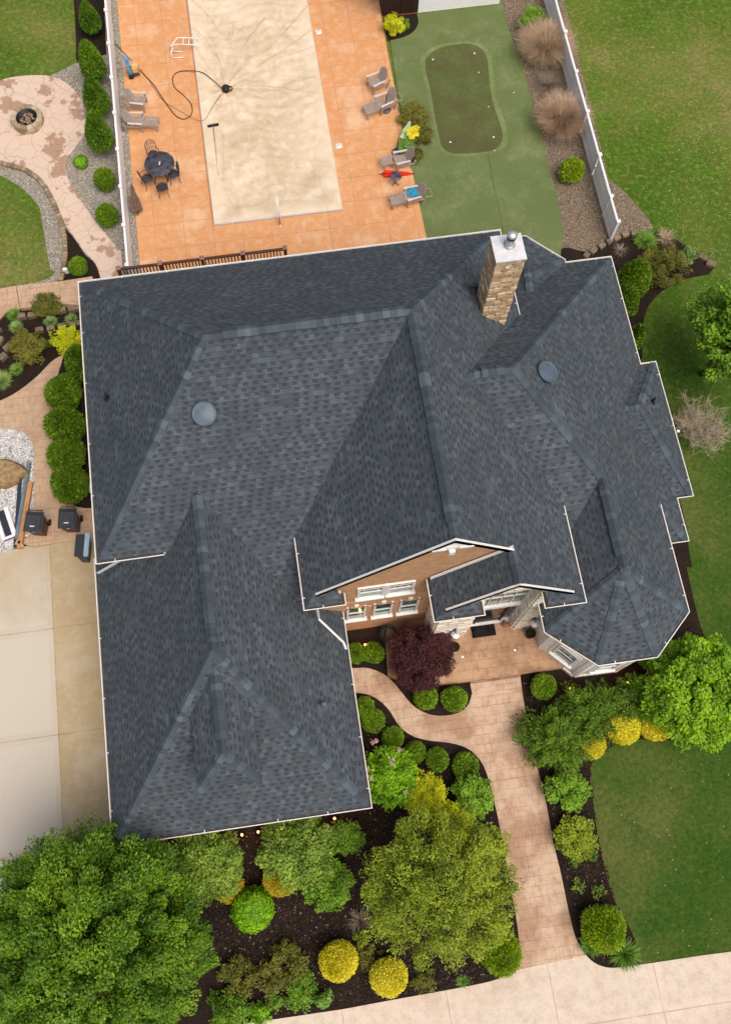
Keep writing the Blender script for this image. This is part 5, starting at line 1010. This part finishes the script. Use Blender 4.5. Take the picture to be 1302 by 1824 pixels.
# round iron table with four chairs
tb_ = empty('patio_table', at(290, 312, .055), 0, 'round black lattice patio table near the fence', 'table')
m = MB(); m.lathe([(0, .70), (.6, .70), (.62, .715), (.6, .73), (.0, .73)], n=36); m.build('tabletop', NT('lattice', .5, .5).col(L(66, 66, 76)) if False else plain('iron_lattice', L(70, 70, 80), .5, .5, var=.5), tb_)
for k in range(4): a = k * math.pi / 2 + .6; m = MB(); m.tube([(.3 * math.cos(a), .3 * math.sin(a), .7), (.2 * math.cos(a), .2 * math.sin(a), .35), (.42 * math.cos(a), .42 * math.sin(a), .0)], .022, 6); m.build('leg', DARKM, tb_)
m = MB(); m.lathe([(.0, .74), (.03, .74), (.03, .8), (0, .8)], (.02, .02, 0), 10); m.lathe([(.0, .74), (.03, .74), (.03, .79), (0, .79)], (.0, -.06, 0), 10); sh_ = m.build('shakers', WHITE, None); sh_.location = tb_.location; tag(sh_, 'pair of small white candle pots in the middle of the round table', 'candles')
ch_ = empty('iron_chair', (0, 0, 0), 0, 'black iron chair', 'chair', 'four black iron chairs around the round table')
m = MB(); m.lathe([(0, .43), (.22, .43), (.225, .45), (.2, .46), (0, .455)], n=18); m.build('seat', DARKM, ch_)
bk = MB(); bk.tube([(-.2, -.2, .44), (-.26, -.22, .8), (-.28, -.12, .96), (-.29, 0, 1.0), (-.28, .12, .96), (-.26, .22, .8), (-.2, .2, .44)], .016, 6)
for yy in (-.12, -.04, .04, .12): bk.tube([(-.21, yy, .46), (-.27, yy * .9, .95)], .009, 4)
for z in (.62, .78, .88): bk.tube([(-.23, -.2, z), (-.25, 0, z + .02), (-.23, .2, z)], .009, 4)
bk.build('backrest', DARKM, ch_)
for a in (-1, 1):
    m = MB(); m.tube([(-.22, a * .2, .62), (-.02, a * .25, .66), (.16, a * .24, .64), (.17, a * .2, .44)], .013, 5); m.build('armrest', DARKM, ch_)
    for b in (-1, 1): m = MB(); m.tube([(b * .16, a * .16, .44), (b * .22, a * .2, 0)], .014, 5); m.build('leg', DARKM, ch_)
spots = [(277, 288, 285, 'black iron chair behind the round table, with a brownish back', ), (266, 330, 25, 'black iron chair left of the round table beside the fence gravel'), (293, 345, 92, 'black iron chair below the round table, back toward the house'), (312, 322, 190, 'black iron chair right of the round table, pool side')]
for i, (px, py, dg, lab) in enumerate(spots):
    c = ch_ if i == 0 else copy_tree(ch_); c.location = at(px, py, .055); c.rotation_euler = (0, 0, math.radians(dg)); c['label'] = lab
# parasols and stands
def stand(px, py, h, lab):
    r = empty('umbrella_stand', at(px, py, .05), 0, lab, 'parasol base', 'bare umbrella stands right of the pool'); m = MB(); m.lathe([(0, 0), (.22, 0), (.23, .03), (.18, .06), (.04, .08), (0, .08)], n=24); m.build('base', plain('stand_grey', L(92, 84, 92), .6), r)
    m = MB(); m.tube([(0, 0, .07), (0, 0, h)], .022, 8); m.build('tube', BLACK, r)
stand(687, 196, .85, 'round grey umbrella stand in front of the upper right lounger'); stand(707, 272, .8, 'round grey umbrella stand between island bed and footstool')
def closed(name, p, q, rmax, mat, lab, seed, pleats=7):
    r = empty(name, p, 0, lab, 'parasol'); p = Vector(p); d = Vector(q) - p; ln = d.length; rot = V(0, 0, 1).rotation_difference(d.normalized()).to_matrix(); m = MB(); n = 28; rings = []
    rd = random.Random(seed)
    for i, t in enumerate((.0, .06, .14, .3, .45, .6, .75, .88, .97, 1.0)):
        rr_ = rmax * ((.55, .95, 1.0, .9, .78, .62, .46, .3, .16, .03)[i]) * rd.uniform(.9, 1.1)
        rings.append([rot @ V(rr_ * math.cos(a) * (1 + .28 * math.cos(pleats * a + t * 3)), rr_ * .8 * math.sin(a) * (1 + .28 * math.cos(pleats * a + t * 3)), t * ln * .88 + .1 * ln) for a in [2 * math.pi * k / n for k in range(n)]])
    vv = [v for R_ in rings for v in R_]
    m.add(vv, [(i * n + j, i * n + (j + 1) % n, (i + 1) * n + (j + 1) % n, (i + 1) * n + j) for i in range(len(rings) - 1) for j in range(n)], .5, False); m.build('canopy', mat, r)
    m = MB(); m.tube([(0, 0, 0), tuple(d * 1.0)], .018, 6); m.build('pole', BLACK, r); return r
a, b = at(676, 310, .14), at(738, 309, .14); closed('red_parasol', a, b, .15, plain('red_canvas', L(222, 58, 38), .85, .1), 'closed red parasol lying on the orange deck beside the turf', 1)
a, b = at(716, 252, .1), at(731, 214, .7); closed('green_parasol', a, b, .16, plain('pale_green_canvas', L(172, 204, 158), .85, .1), 'closed pale green parasol leaning over the island bed', 2)
a, b = at(246, 384, .12), at(235, 328, .9); closed('brown_parasol', a, b, .2, plain('brown_canvas', L(112, 92, 82), .85, .1, var=.3), 'closed brown parasol leaning by the white fence below the round table', 3, 5)
sd_ = empty('side_table', at(704, 328, .055), 0, 'small round mesh side table in front of the red parasol', 'table')
m = MB(); m.lathe([(0, .5), (.23, .5), (.24, .51), (.23, .525), (0, .525)], n=24); m.build('tabletop', plain('mesh_top', L(96, 88, 100), .5, .4, var=.5), sd_)
m = MB(); m.tube([(0, 0, 0), (0, 0, .5)], .015, 6); m.build('stem', BLACK, sd_)
for k in range(3): a = k * 2.09 + 1.5; m = MB(); m.tube([(0, 0, .14), (.18 * math.cos(a), .18 * math.sin(a), .0)], .012, 5); m.build('leg', BLACK, sd_)
# pressure washer
pw = empty('pressure_washer', at(240, 132, .055), math.radians(5), 'blue wheeled pressure washer with a tan engine beside the fence', 'machine')
BLU = plain('blue_plastic', L(106, 158, 196), .5); 
m = MB(); m.box(-.2, -.2, .1, .22, .2, .18); m.build('base', DARKM, pw)
m = MB(); m.box(-.05, -.12, .18, .2, .12, .42); m.box(.0, -.08, .42, .15, .08, .5); m.build('engine', plain('tan_engine', L(232, 190, 130), .5), pw)
m = MB(); m.box(-.24, -.18, .18, -.08, .18, .7); m.box(-.26, -.12, .7, -.12, .12, .98); m.build('housing', BLU, pw)
m = MB(); m.tube([(-.22, -.18, .2), (-.3, -.18, .95), (-.3, .18, .95), (-.22, .18, .2)], .016, 6); m.build('handle', BLU, pw)
for s in (-1, 1): m = MB(); m.lathe([(0, -.03), (.11, -.03), (.12, 0), (.11, .03), (0, .03)], (-.15, s * .24, .12), 16, .5, True, Matrix.Rotation(math.pi / 2, 3, 'X')); m.build('wheel', BLACK, pw)
# ------------------------------------------------------------------ fences
def vinyl_fence(name, x, ys, h, side, lab, end=False):
    r = empty(name, (x, ys[0], 0), 0, lab, 'fence'); yo = ys[0]
    for i, y in enumerate(ys):
        m = MB(); m.box(-.055, y - yo - .055, 0, .055, y - yo + .055, h + .06); p_ = m.build('post', VINYL, r)
        m = MB(); m.box(-.075, y - yo - .075, h + .06, .075, y - yo + .075, h + .085); m.lathe([(.07, h + .085), (.0, h + .13)], (0, y - yo, 0), 4); m.build('post_cap', VINYL, p_)
    for y0_, y1_ in zip(ys[:-1], ys[1:]):
        a_, b_ = y0_ - yo + .055 * (1 if y1_ > y0_ else -1), y1_ - yo - .055 * (1 if y1_ > y0_ else -1); a_, b_ = min(a_, b_), max(a_, b_)
        m = MB()
        for z0_, z1_ in ((.06, .16), (h * .5 - .03, h * .5 + .03), (h - .07, h)): m.box(-.032, a_, z0_, .032, b_, z1_)
        m.build('rails', VINYL, r); m = MB(); yy = a_ + .01
        while yy < b_ - .1: m.box(side * .034, yy, .1, side * .052, yy + .13, h - .02); yy += .152
        m.build('pickets', VINYL, r)
xL = at(228, 470, 1.2).x
vinyl_fence('vinyl_fence', xL - .02, [at(228, 474, 1.2).y + 1.83 * i for i in range(12)], 1.25, 1, 'white vinyl fence running down the left side of the pool deck')
ysR = [at(x, y, 1.2).y for x, y in ((1103, 396), (1090, 351), (1071, 277), (1049, 200), (1028, 129), (1010, 58))]; ysR += [ysR[-1] + 1.9 * i for i in range(1, 7)]
vinyl_fence('vinyl_fence', 14.12, ysR, 1.22, -1, 'white vinyl fence between the gravel strip with tan grasses and the right lawn')
# fence solar lights along the left strip
for px, py in ((219, 186), (243, 434)): pass
# ------------------------------------------------------------------ pool shed at the top edge
sh0 = at(744, 22, .05); sh1 = at(889, 8, .05)
shd = empty('pool_shed', (sh0.x, sh0.y, 0), 0, 'white sided shed with dark wooden doors cut by the top edge', 'shed')
m = MB(); wS = sh1.x - sh0.x
m.box(0, 0, 0, wS, 3.6, 2.5); m.build('wall', VINYL, shd)
m = MB()
for i in range(22): z = .06 + i * .112; m.add([(0, -.03, z), (wS, -.03, z), (wS, -.008, z + .108), (0, -.008, z + .108), (0, -.03, z - .002), (wS, -.03, z - .002)], [(0, 1, 2, 3)], .6); m.add([(0, -.03, z), (wS, -.03, z), (wS, .0, z - .004), (0, .0, z - .004)], [(3, 2, 1, 0)], .4)
m.build('siding', VINYL, shd)
m = MB(); m.poly([(-2.1, -.3, 2.5), (wS + .3, -.3, 2.5), (wS + .3, 1.8, 3.5), (-2.1, 1.8, 3.5)]); m.poly([(-2.1, 3.9, 2.5), (wS + .3, 3.9, 2.5), (wS + .3, 1.8, 3.5), (-2.1, 1.8, 3.5)]); m.build('roof', SH, shd)
m = MB(); dkx = at(681, 28, .05).x - sh0.x
m.box(dkx, -.02, .0, -.02, 3.6, 2.45); m.build('dark_wall', plain('dark_wood', L(46, 30, 24), .7), shd)
for k in range(2):
    m = MB(); a_ = dkx + .05 + k * (-.07 - dkx) / 2; b_ = a_ + (-.12 - dkx) / 2 - .03
    for i in range(5): w_ = (b_ - a_) / 5; m.box(a_ + i * w_, -.05, .12, a_ + (i + 1) * w_ - .015, -.022, 2.2)
    m.build('door', plain('dark_door', L(54, 36, 28), .7), shd)
m = MB(); m.box(dkx, -.06, .0, 0, -.021, .09); m.build('sill', plain('rust_sill', L(150, 92, 60)), shd)
# ------------------------------------------------------------------ fire pit
fp = empty('fire_pit', at(52, 218, .055), 0, 'round stone fire pit on the stamped patio', 'fire pit')
STB = stone_mat('pit_stone', [(0, L(130, 108, 84)), (.5, L(172, 152, 124)), (1, L(202, 186, 160))])
for lv in range(2):
    m = MB(); 
    for k in range(14):
        a0 = 2 * math.pi * (k + lv * .5) / 14; da = 2 * math.pi / 14 - .03; ro, ri = .66 + random.uniform(-.02, .02), .46
        P = [(ro * math.cos(a0), ro * math.sin(a0)), (ro * math.cos(a0 + da / 2), ro * math.sin(a0 + da / 2)), (ro * math.cos(a0 + da), ro * math.sin(a0 + da)), (ri * math.cos(a0 + da), ri * math.sin(a0 + da)), (ri * math.cos(a0), ri * math.sin(a0))]
        m.prism(P, lv * .17, lv * .17 + .165 + random.uniform(0, .01))
    m.build('stone_ring', STB, fp)
m = MB(); m.lathe([(.47, .0), (.47, .30), (.44, .30), (.44, .05), (0, .06)], n=28); m.build('liner', BLACK, fp)
m = MB()
for i in range(60): a, r_ = random.uniform(0, 6.28), random.uniform(0, .38); m.box(-.05, -.025, -.02, .05, .025, .03, None, Matrix.Translation((r_ * math.cos(a), r_ * math.sin(a), .1)) @ Matrix.Rotation(random.uniform(0, 6), 4, 'Z') @ Matrix.Rotation(random.uniform(-.6, .6), 4, 'X'))
tag(m.build('ashes', stone_mat('ash', [(0, L(50, 40, 32)), (.5, L(120, 88, 52)), (1, L(176, 150, 116))]), fp))
# ------------------------------------------------------------------ edging blocks
BLK = stone_mat('edging_block', [(0, L(98, 82, 62)), (.5, L(132, 112, 84)), (1, L(160, 140, 108))]); BLD = stone_mat('terrace_block', [(0, L(62, 54, 42)), (.5, L(92, 80, 62)), (1, L(118, 102, 80))])
def block(p, ang, l, w_, h, mat, lab, grp, name='edging_block'):
    bm = bmesh.new(); bmesh.ops.create_cube(bm, size=1)
    for v in bm.verts: v.co = Vector((v.co.x * l * (1 if v.co.y < 0 else .86) + random.uniform(-.008, .008), v.co.y * w_ + random.uniform(-.008, .008), v.co.z * h + random.uniform(-.006, .006)))
    bmesh.ops.bevel(bm, geom=bm.edges[:], offset=.018, segments=1, affect='EDGES')
    me = bpy.data.meshes.new(name); bm.to_mesh(me); bm.free(); me.attributes.new('tone', 'FLOAT', 'FACE').data.foreach_set('value', [random.random()] * len(me.polygons)); me.materials.append(mat)
    o = bpy.data.objects.new(name, me); C.objects.link(o); o.location = (p.x, p.y, p.z + h / 2); o.rotation_euler = (random.uniform(-.03, .03), random.uniform(-.03, .03), ang); return tag(o, lab, 'stone block', grp)
ORD = ['first', 'second', 'third', 'fourth', 'fifth', 'sixth', 'seventh', 'eighth']
def row(pts, step, l, w_, h, mat, lab, grp, z=0.0):
    P = [at(x, y, z) for x, y in pts]; d = 0.0; acc = []
    for a, b in zip(P[:-1], P[1:]):
        L_ = (b - a).length; t = d
        while t < L_: acc.append((a.lerp(b, t / L_), math.atan2((b - a).y, (b - a).x))); t += step
        d = t - L_
    for i, (p, an) in enumerate(acc):
        f = i / len(acc); place = 'where the row leaves the left frame edge' if f < .2 else 'in the bend under the fire pit patio' if f < .5 else 'beside the narrow tail of the patio' if f < .75 else 'beside the light green ball shrub and white box'
        block(p, an, l, w_, h, mat, lab + ', ' + place, grp)
row([(-2, 292), (20, 297), (46, 304), (70, 320), (85, 340), (99, 366), (110, 396), (117, 425), (118, 452), (115, 484), (110, 500)], .17, .16, .19, .16, BLK, 'tan edging block', 'tan blocks curving round the lower left lawn')
T1_ = 'dark blocks of the upper terrace row below the slab steps'; T2_ = 'dark blocks of the lower terrace row'
for k, (px, py, an) in enumerate(((-2, 592, .5), (42, 567, .1), (60, 565, .1), (78, 561, .08), (95, 558, .08), (113, 556, .08), (131, 554, .08), (146, 552, .08))): block(at(px, py, .0), an, .34, .2, .26, BLD, ORD[k] + ' dark block from the left in the upper terrace row below the slab steps', T1_, 'terrace_block')
for k, (px, py, an) in enumerate(((73, 590, .1), (93, 587, .1), (112, 583, .1), (131, 580, .1), (146, 578, .1))): block(at(px, py, .0), an, .34, .2, .2, BLD, ORD[k] + ' dark block right of the brownish shrub in the lower terrace row', T2_, 'terrace_block')
for k, (px, py, an) in enumerate(((2, 609, 1.1), (16, 622, .7), (8, 638, .6))): block(at(px, py, .0), an, .34, .24, .22, BLD, ('top', 'middle', 'bottom')[k] + ' dark block of three left of the brownish terrace shrub', 'dark blocks at the left end of the terrace', 'terrace_block')
for k, (px, py, an) in enumerate(((1043, 457, .75), (1055, 449, .6), (1070, 440, .55), (1084, 432, .5), (1097, 426, .4), (1112, 420, .3), (1128, 417, .1))): block(at(px, py, .02), an, .30, .22, .16, BLD, ORD[k] + ' brown block from the house in the curved edging below the right fence end', 'brown blocks edging the north-east bed', 'edging_block')
block(at(1250, 460, .02), -.75, .38, .26, .16, BLD, 'brown block at the lawn tip of the north-east bed, upper of the two', None); block(at(1264, 471, .02), -.45, .38, .26, .16, BLD, 'brown block at the lawn tip of the north-east bed, lower of the two', None)
# ------------------------------------------------------------------ bins, boulder and leftover roofing material by the driveway
bn = empty('wheeled_bin', at(134, 938, .04), math.radians(-96), 'brown wheeled bin', 'bin', 'two brown wheeled bins on the side path')
BB = plain('bin_brown', L(74, 52, 44), .5); BLID = plain('bin_lid', L(58, 60, 66), .5)
m = MB(); 
def taper(m, x0a, x1a, ya_, z0_, x0b, x1b, yb_, z1_): m.add([(x0a, -ya_, z0_), (x1a, -ya_, z0_), (x1a, ya_, z0_), (x0a, ya_, z0_), (x0b, -yb_, z1_), (x1b, -yb_, z1_), (x1b, yb_, z1_), (x0b, yb_, z1_)], [(3, 2, 1, 0), (4, 5, 6, 7), (0, 1, 5, 4), (1, 2, 6, 5), (2, 3, 7, 6), (3, 0, 4, 7)], .5)
taper(m, -.22, .24, .22, .06, -.3, .34, .28, 1.0); m.build('body', BB, bn)
m = MB(); taper(m, -.34, .38, .31, .995, -.36, .40, .32, 1.03); taper(m, -.32, .34, .29, 1.03, -.2, .28, .25, 1.09); taper(m, .0, .36, .13, 1.05, .02, .34, .12, 1.115); ld_ = m.build('lid', BLID, bn)
m = MB(); m.tube([(-.36, -.24, 1.0), (-.42, -.24, 1.0), (-.42, .24, 1.0), (-.36, .24, 1.0)], .018, 6); m.build('handle', BLACK, bn)
m = MB(); m.box(.2, -.09, 1.116, .225, .09, 1.119); m.box(.232, -.06, 1.116, .24, .06, 1.119); m.build('lid_mark', WHITE, ld_)
m = MB(); m.box(.335, -.05, .8, .345, .05, .84, .5); m.build('sticker', WHITE, bn)
for s in (-1, 1): m = MB(); m.lathe([(0, -.03), (.12, -.03), (.13, 0), (.12, .03), (0, .03)], (-.26, s * .27, .13), 16, .5, True, Matrix.Rotation(math.pi / 2, 3, 'X')); m.build('wheel', BLACK, bn)
b2 = copy_tree(bn); b2.location = at(76, 944, .04); b2.rotation_euler = (0, 0, math.radians(-102)); b2['label'] = 'brown wheeled bin beside the cardboard tube, left of the pair'; bn['label'] = 'brown wheeled bin nearest the house wall, right of the pair'
bm = bmesh.new(); bmesh.ops.create_icosphere(bm, subdivisions=4, radius=1)
for v in bm.verts:
    p = v.co.copy(); k = 1 + .12 * math.sin(3 * p.x + 1) + .09 * math.sin(5 * p.y + 2 * p.x) + .04 * math.sin(11 * p.x + 7 * p.y) ; p *= k; p.x = max(-1.0, min(.92, p.x)); p.z = min(p.z, .72 + .1 * p.x); v.co = Vector((p.x * 1.15, p.y * .50, p.z * .5))
me = bpy.data.meshes.new('boulder'); bm.to_mesh(me); bm.free(); me.materials.append(plain('sandstone', L(158, 132, 98), .9, .1, var=.3)); me.polygons.foreach_set('use_smooth', [True] * len(me.polygons))
bo = bpy.data.objects.new('boulder', me); C.objects.link(bo); bo.location = at(2, 843, .15); bo.rotation_euler = (0, 0, -.12); tag(bo, 'big tan boulder on the white rocks at the left edge', 'boulder')
def bar(name, p, q, w_, h, mat, lab, cat, z=.08, ends=None):
    a, b = at(*p, z), at(*q, z); d = b - a; m = MB(); m.box(0, -w_ / 2, 0, d.length, w_ / 2, h, .5); o = m.build(name, mat); o.location = a; o.rotation_euler = (0, 0, math.atan2(d.y, d.x)); return tag(o, lab, cat)
bar('gutter_offcut', (38, 845), (29, 976), .12, .10, plain('dark_flashing', L(48, 54, 66), .5), 'long dark metal strip on the white rocks, left of the blue-grey one', 'metal strip')
bar('metal_strip', (54, 826), (32, 962), .12, .16, plain('bluegrey_metal', L(104, 124, 134), .5), 'long blue-grey metal strip leaning beside the cardboard tube', 'metal strip', .12)
cb_ = bar('cardboard_tube', (57, 860), (37, 978), .17, .16, plain('cardboard', L(190, 142, 98), .9, .1), 'long torn cardboard box on the edge of the white rocks', 'cardboard box', .10)
m = MB(); m.box(0, 0, 0, .28, .12, .02, .5, Matrix.Rotation(.7, 4, 'Z')); m.box(-.1, -.05, 0, .1, .1, .02, .4, Matrix.Rotation(-.3, 4, 'Z')); o = m.build('torn_flap', plain('cardboard_in', L(206, 158, 116), .9, .1), cb_); o.location = (2.35, -.1, .14)
wb_ = empty('white_carton', at(12, 935, .06), math.radians(-75), 'open white carton with dark strips inside at the left edge on the rocks', 'carton')
m = MB(); m.box(-.6, -.28, 0, .6, .28, .04); m.box(-.6, -.28, .04, .6, -.14, .16); m.box(-.6, .12, .04, .6, .28, .16); m.box(.5, -.14, .04, .6, .12, .16); m.build('box', WHITE, wb_)
m = MB(); m.box(-.55, -.12, .05, .48, .1, .12); m.build('contents', plain('navy_strip', L(40, 44, 60)), wb_)
m = MB(); m.box(.601, -.24, .03, .606, .2, .14); m.build('print', plain('violet_print', L(120, 70, 150), .6, .2, var=.5), wb_)
ms = empty('sheet_stack', at(158, 985, .04), math.radians(-8), 'dark sheet and pale blue strip propped under the west eave by the drive', 'building sheets')
m = MB(); m.box(-.22, -.4, .9, .12, .4, 1.0); m.build('dark_sheet', plain('dark_sheet', L(50, 54, 62)), ms)
m = MB(); m.box(.12, -.42, .95, .28, .42, 1.06); m.build('blue_strip', plain('pale_blue', L(160, 186, 206)), ms); m = MB(); m.box(-.18, -.36, 0, .1, .36, .9); m.build('stand', DARKM, ms)
eb = MB(); q = at(120, 486, .0); eb.box(q.x - .1, q.y - .06, 0, q.x + .1, q.y + .06, .28); tag(eb.build('utility_box', WHITE), 'small white box in the mulch beside the light green ball shrub', 'utility box')
# ------------------------------------------------------------------ porch things
def pot(px, py, r, lab):
    o = empty('planter', at(px, py, .3), 0, lab, 'pot'); m = MB(); m.lathe([(0, 0), (r * .7, 0), (r, .38), (r * 1.06, .40), (r * 1.06, .43), (r * .88, .43), (r * .86, .37), (0, .36)], n=22); m.build('pot', BLACK, o); m = MB(); m.lathe([(0, .375), (r * .84, .375)][::-1], n=18); m.build('soil', MULCH, o)
pot(807, 1156, .17, 'round black pot beside the left stone pier and the purple maple'); pot(941, 1132, .17, 'round black pot between right stone pier and white turret wall')
p = at(860, 1121, .31); m = MB(); mt = Matrix.Translation((p.x, p.y, 0)) @ Matrix.Rotation(math.radians(0), 4, 'Z')
m.box(-.42, -.26, .301, .42, .26, .318, .5, mt); dm_ = m.build('doormat', plain('black_mat', L(40, 38, 40), .95, .1, var=.5)); tag(dm_, 'dark speckled doormat before the front door', 'doormat')
p = at(898, 1113, .31); m = MB(); m.lathe([(0, 0), (.07, .0), (.12, .1), (.11, .2), (.05, .27), (.07, .32), (.04, .32), (.03, .25), (0, .1)], (p.x, p.y, .3), 18); tag(m.build('vase', plain('terracotta', L(176, 122, 76), .6)), 'tan clay vase at the foot of the right stone pier', 'vase')
hr = empty('hose_reel', at(691, 1131, .1), 0, 'coiled green garden hose in the dark corner by the brick wall', 'hose'); m = MB(); m.tube([((.22 + .05 * math.sin(a * .37)) * math.cos(a / 3), (.22 + .05 * math.sin(a * .37)) * math.sin(a / 3), .05 + .004 * a) for a in range(0, 110)], .016, 5); m.build('coil', plain('hose_green', L(58, 72, 62)), hr); m = MB(); m.lathe([(.3, 0), (.32, .3), (.3, .3), (.28, .02), (0, .02)], n=20); m.build('hose_pot', plain('hose_pot', L(60, 64, 62)), hr)
# landscape spotlights, lit
WARM = glow('lit_lamp', (1, .5, .22, 1), 3); PALE = glow('pale_lamp', (1, .93, .8, 1), 1.2)
sp0 = empty('spotlight', (0, 0, 0), 0, 'spotlight', 'spotlight', 'small lit spotlights in the mulch'); m = MB(); m.lathe([(0, -.1), (.03, -.1), (.03, .06), (.055, .1), (.055, .17), (.045, .17), (.04, .12), (0, .12)], n=12); m.build('housing', BLACK, sp0); m = MB(); m.lathe([(.044, .15), (.03, .165), (0, .168)], n=12); m.build('lamp', WARM, sp0)
pl_ = bpy.data.lights.new('bulb', 'POINT'); pl_.energy = 4; pl_.color = (1, .42, .14); pl_.shadow_soft_size = .03; pl_.specular_factor = 0; po_ = bpy.data.objects.new('bulb', pl_); C.objects.link(po_); po_.parent = sp0; po_.location = (0, 0, .26)
for i, (px, py, lab) in enumerate(((296, 1503, 'lit spotlight in the mulch nearest the maple, under the garage eave'), (432, 1487, 'lit spotlight under the garage eave, left of the close pair'), (461, 1482, 'lit spotlight under the garage eave, right of the close pair'), (596, 1458, 'lit spotlight near the right corner of the garage eave'), (650, 1150, 'lit spotlight between the two boxwood balls under the brick wall'), (1115, 1217, 'lit spotlight in the mulch below the turret, right side'), (1014, 1227, 'dim spotlight in the mulch below the turret, left side'))):
    c = sp0 if i == 0 else copy_tree(sp0); c.location = at(px, py, .1); c['label'] = lab
for px, py, lab in ((824, 1170, 'tiny white in-ground light on the porch, left one'), (917, 1158, 'tiny white in-ground light on the porch, right one')):
    p = at(px, py, .31); m = MB(); m.lathe([(.028, 0), (.024, .008), (0, .01)], (p.x, p.y, .302), 12); tag(m.build('porch_light', PALE), lab, 'ground light')
# golf cups and balls on the green
for px, py, lab in ((771, 106, 'white cup marker at the upper left of the putting green'), (845, 95, 'white cup marker at the upper right of the putting green'), (879, 244, 'white cup marker at the lower right of the putting green'), (802, 253, 'white cup marker at the lower left of the putting green')):
    p = at(px, py, .056); m = MB(); m.lathe([(.042, 0), (.042, .006), (.034, .008), (0, .008)], (p.x, p.y, .055), 12); tag(m.build('cup_marker', WHITE), lab, 'golf cup')
for px, py, lab in ((870, 191, 'golf ball on the right side of the putting green'), (852, 130, 'golf ball in the middle of the putting green'), (880, 269, 'yellow-white ball below the putting green'), (914, 166, 'ball on the turf right of the putting green')):
    p = at(px, py, .056); bm = bmesh.new(); bmesh.ops.create_uvsphere(bm, u_segments=12, v_segments=8, radius=.03); me = bpy.data.meshes.new('golf_ball'); bm.to_mesh(me); bm.free(); me.materials.append(WHITE); o = bpy.data.objects.new('golf_ball', me); C.objects.link(o); o.location = (p.x, p.y, .085); tag(o, lab, 'ball')
# rocks in the white bed
def inpoly(p, poly):
    c = False; j = len(poly) - 1
    for i in range(len(poly)):
        if (poly[i][1] > p[1]) != (poly[j][1] > p[1]) and p[0] < (poly[j][0] - poly[i][0]) * (p[1] - poly[i][1]) / (poly[j][1] - poly[i][1]) + poly[i][0]: c = not c
        j = i
    return c
def scatter(name, poly, n, size, z, mat, kind='stuff', flat=.6, avoid=None):
    bb = [min(p[0] for p in poly), max(p[0] for p in poly), min(p[1] for p in poly), max(p[1] for p in poly)]; cu = np.array([[a, b, c] for a in (-1, 1) for b in (-1, 1) for c in (-1, 1)], float) * .5
    fc = np.array([[0, 1, 3, 2], [4, 6, 7, 5], [0, 4, 5, 1], [2, 3, 7, 6], [0, 2, 6, 4], [1, 5, 7, 3]]); Vs, Fs, k = [], [], 0
    while k < n:
        px, py = rng.uniform(bb[0], bb[1]), rng.uniform(bb[2], bb[3])
        if not inpoly((px, py), poly): n -= .3; n = n; continue
        p = at(px, py, z); s = size * rng.uniform(.5, 1.5); q = cu * np.array([s, s * rng.uniform(.5, .9), s * flat]) * rng.uniform(.75, 1.2, (8, 3)); a = rng.uniform(0, 6.3); t = rng.uniform(-.5, .5)
        Rz = np.array([[math.cos(a), -math.sin(a), 0], [math.sin(a), math.cos(a), 0], [0, 0, 1]]) @ np.array([[1, 0, 0], [0, math.cos(t), -math.sin(t)], [0, math.sin(t), math.cos(t)]])
        Vs.append(q @ Rz.T + np.array([p.x, p.y, z + .01])); Fs.append(fc + 8 * k); k += 1
    o = np_mesh(name, np.concatenate(Vs), np.concatenate(Fs), np.repeat(rng.random(k), 6), mat); return o
def grain(name, cols):
    n = NT(name, .9, .2); return n.col(n.ramp(n.attr(), cols))
tag(scatter('white_rocks', [(-10, 766), (16, 765), (36, 769), (51, 781), (59, 800), (61, 835), (61, 880), (58, 932), (45, 956), (20, 975), (-10, 982)], 3400, .05, .052, grain('white_rock_grain', [(0, L(150, 150, 154)), (.25, L(206, 204, 204)), (1, L(244, 242, 238))])), 'loose white landscape rocks around the boulder', 'rocks', kind='stuff')
chip = grain('mulch_chip', [(0, L(24, 19, 17)), (.6, L(52, 42, 37)), (.93, L(92, 76, 66)), (1, L(150, 130, 112))])
tag(scatter('mulch_chips', [(330, 1500), (640, 1450), (655, 1240), (720, 1310), (850, 1355), (880, 1460), (920, 1660), (915, 1720), (840, 1752), (440, 1818), (370, 1700)], 15000, .045, .018, chip, flat=.35), 'loose dark bark chips in the front bed', 'mulch', kind='stuff')
tag(scatter('mulch_chips', [(930, 1210), (1110, 1205), (1240, 1110), (1240, 1200), (1052, 1362), (1066, 1492), (1096, 1606), (1134, 1690), (1070, 1715), (1040, 1690), (975, 1430)], 6000, .045, .018, chip, flat=.35), 'loose dark bark chips in the bed right of the walkway', 'mulch', kind='stuff')
LW = grain('clover_petal', [(0, L(196, 214, 180)), (1, L(236, 240, 228))])
tag(scatter('clover_flowers', [(1150, 395), (1180, 250), (1302, 200), (1302, 520), (1200, 560), (1165, 600), (1290, 470)], 330, .022, .03, LW, flat=.3), 'tiny white clover flowers dotted over the right lawn', 'clover', kind='stuff')
tag(scatter('clover_flowers', [(1080, 60), (1302, 60), (1302, 900), (1180, 640), (1240, 480), (1140, 330)], 150, .022, .03, LW, flat=.3), 'sparse white clover flowers further up the right lawn', 'clover', kind='stuff')
tag(scatter('clover_flowers', [(1080, 1350), (1302, 1330), (1302, 1680), (1150, 1700)], 60, .02, .03, LW, flat=.3), 'few white clover flowers on the lower right lawn', 'clover', kind='stuff')
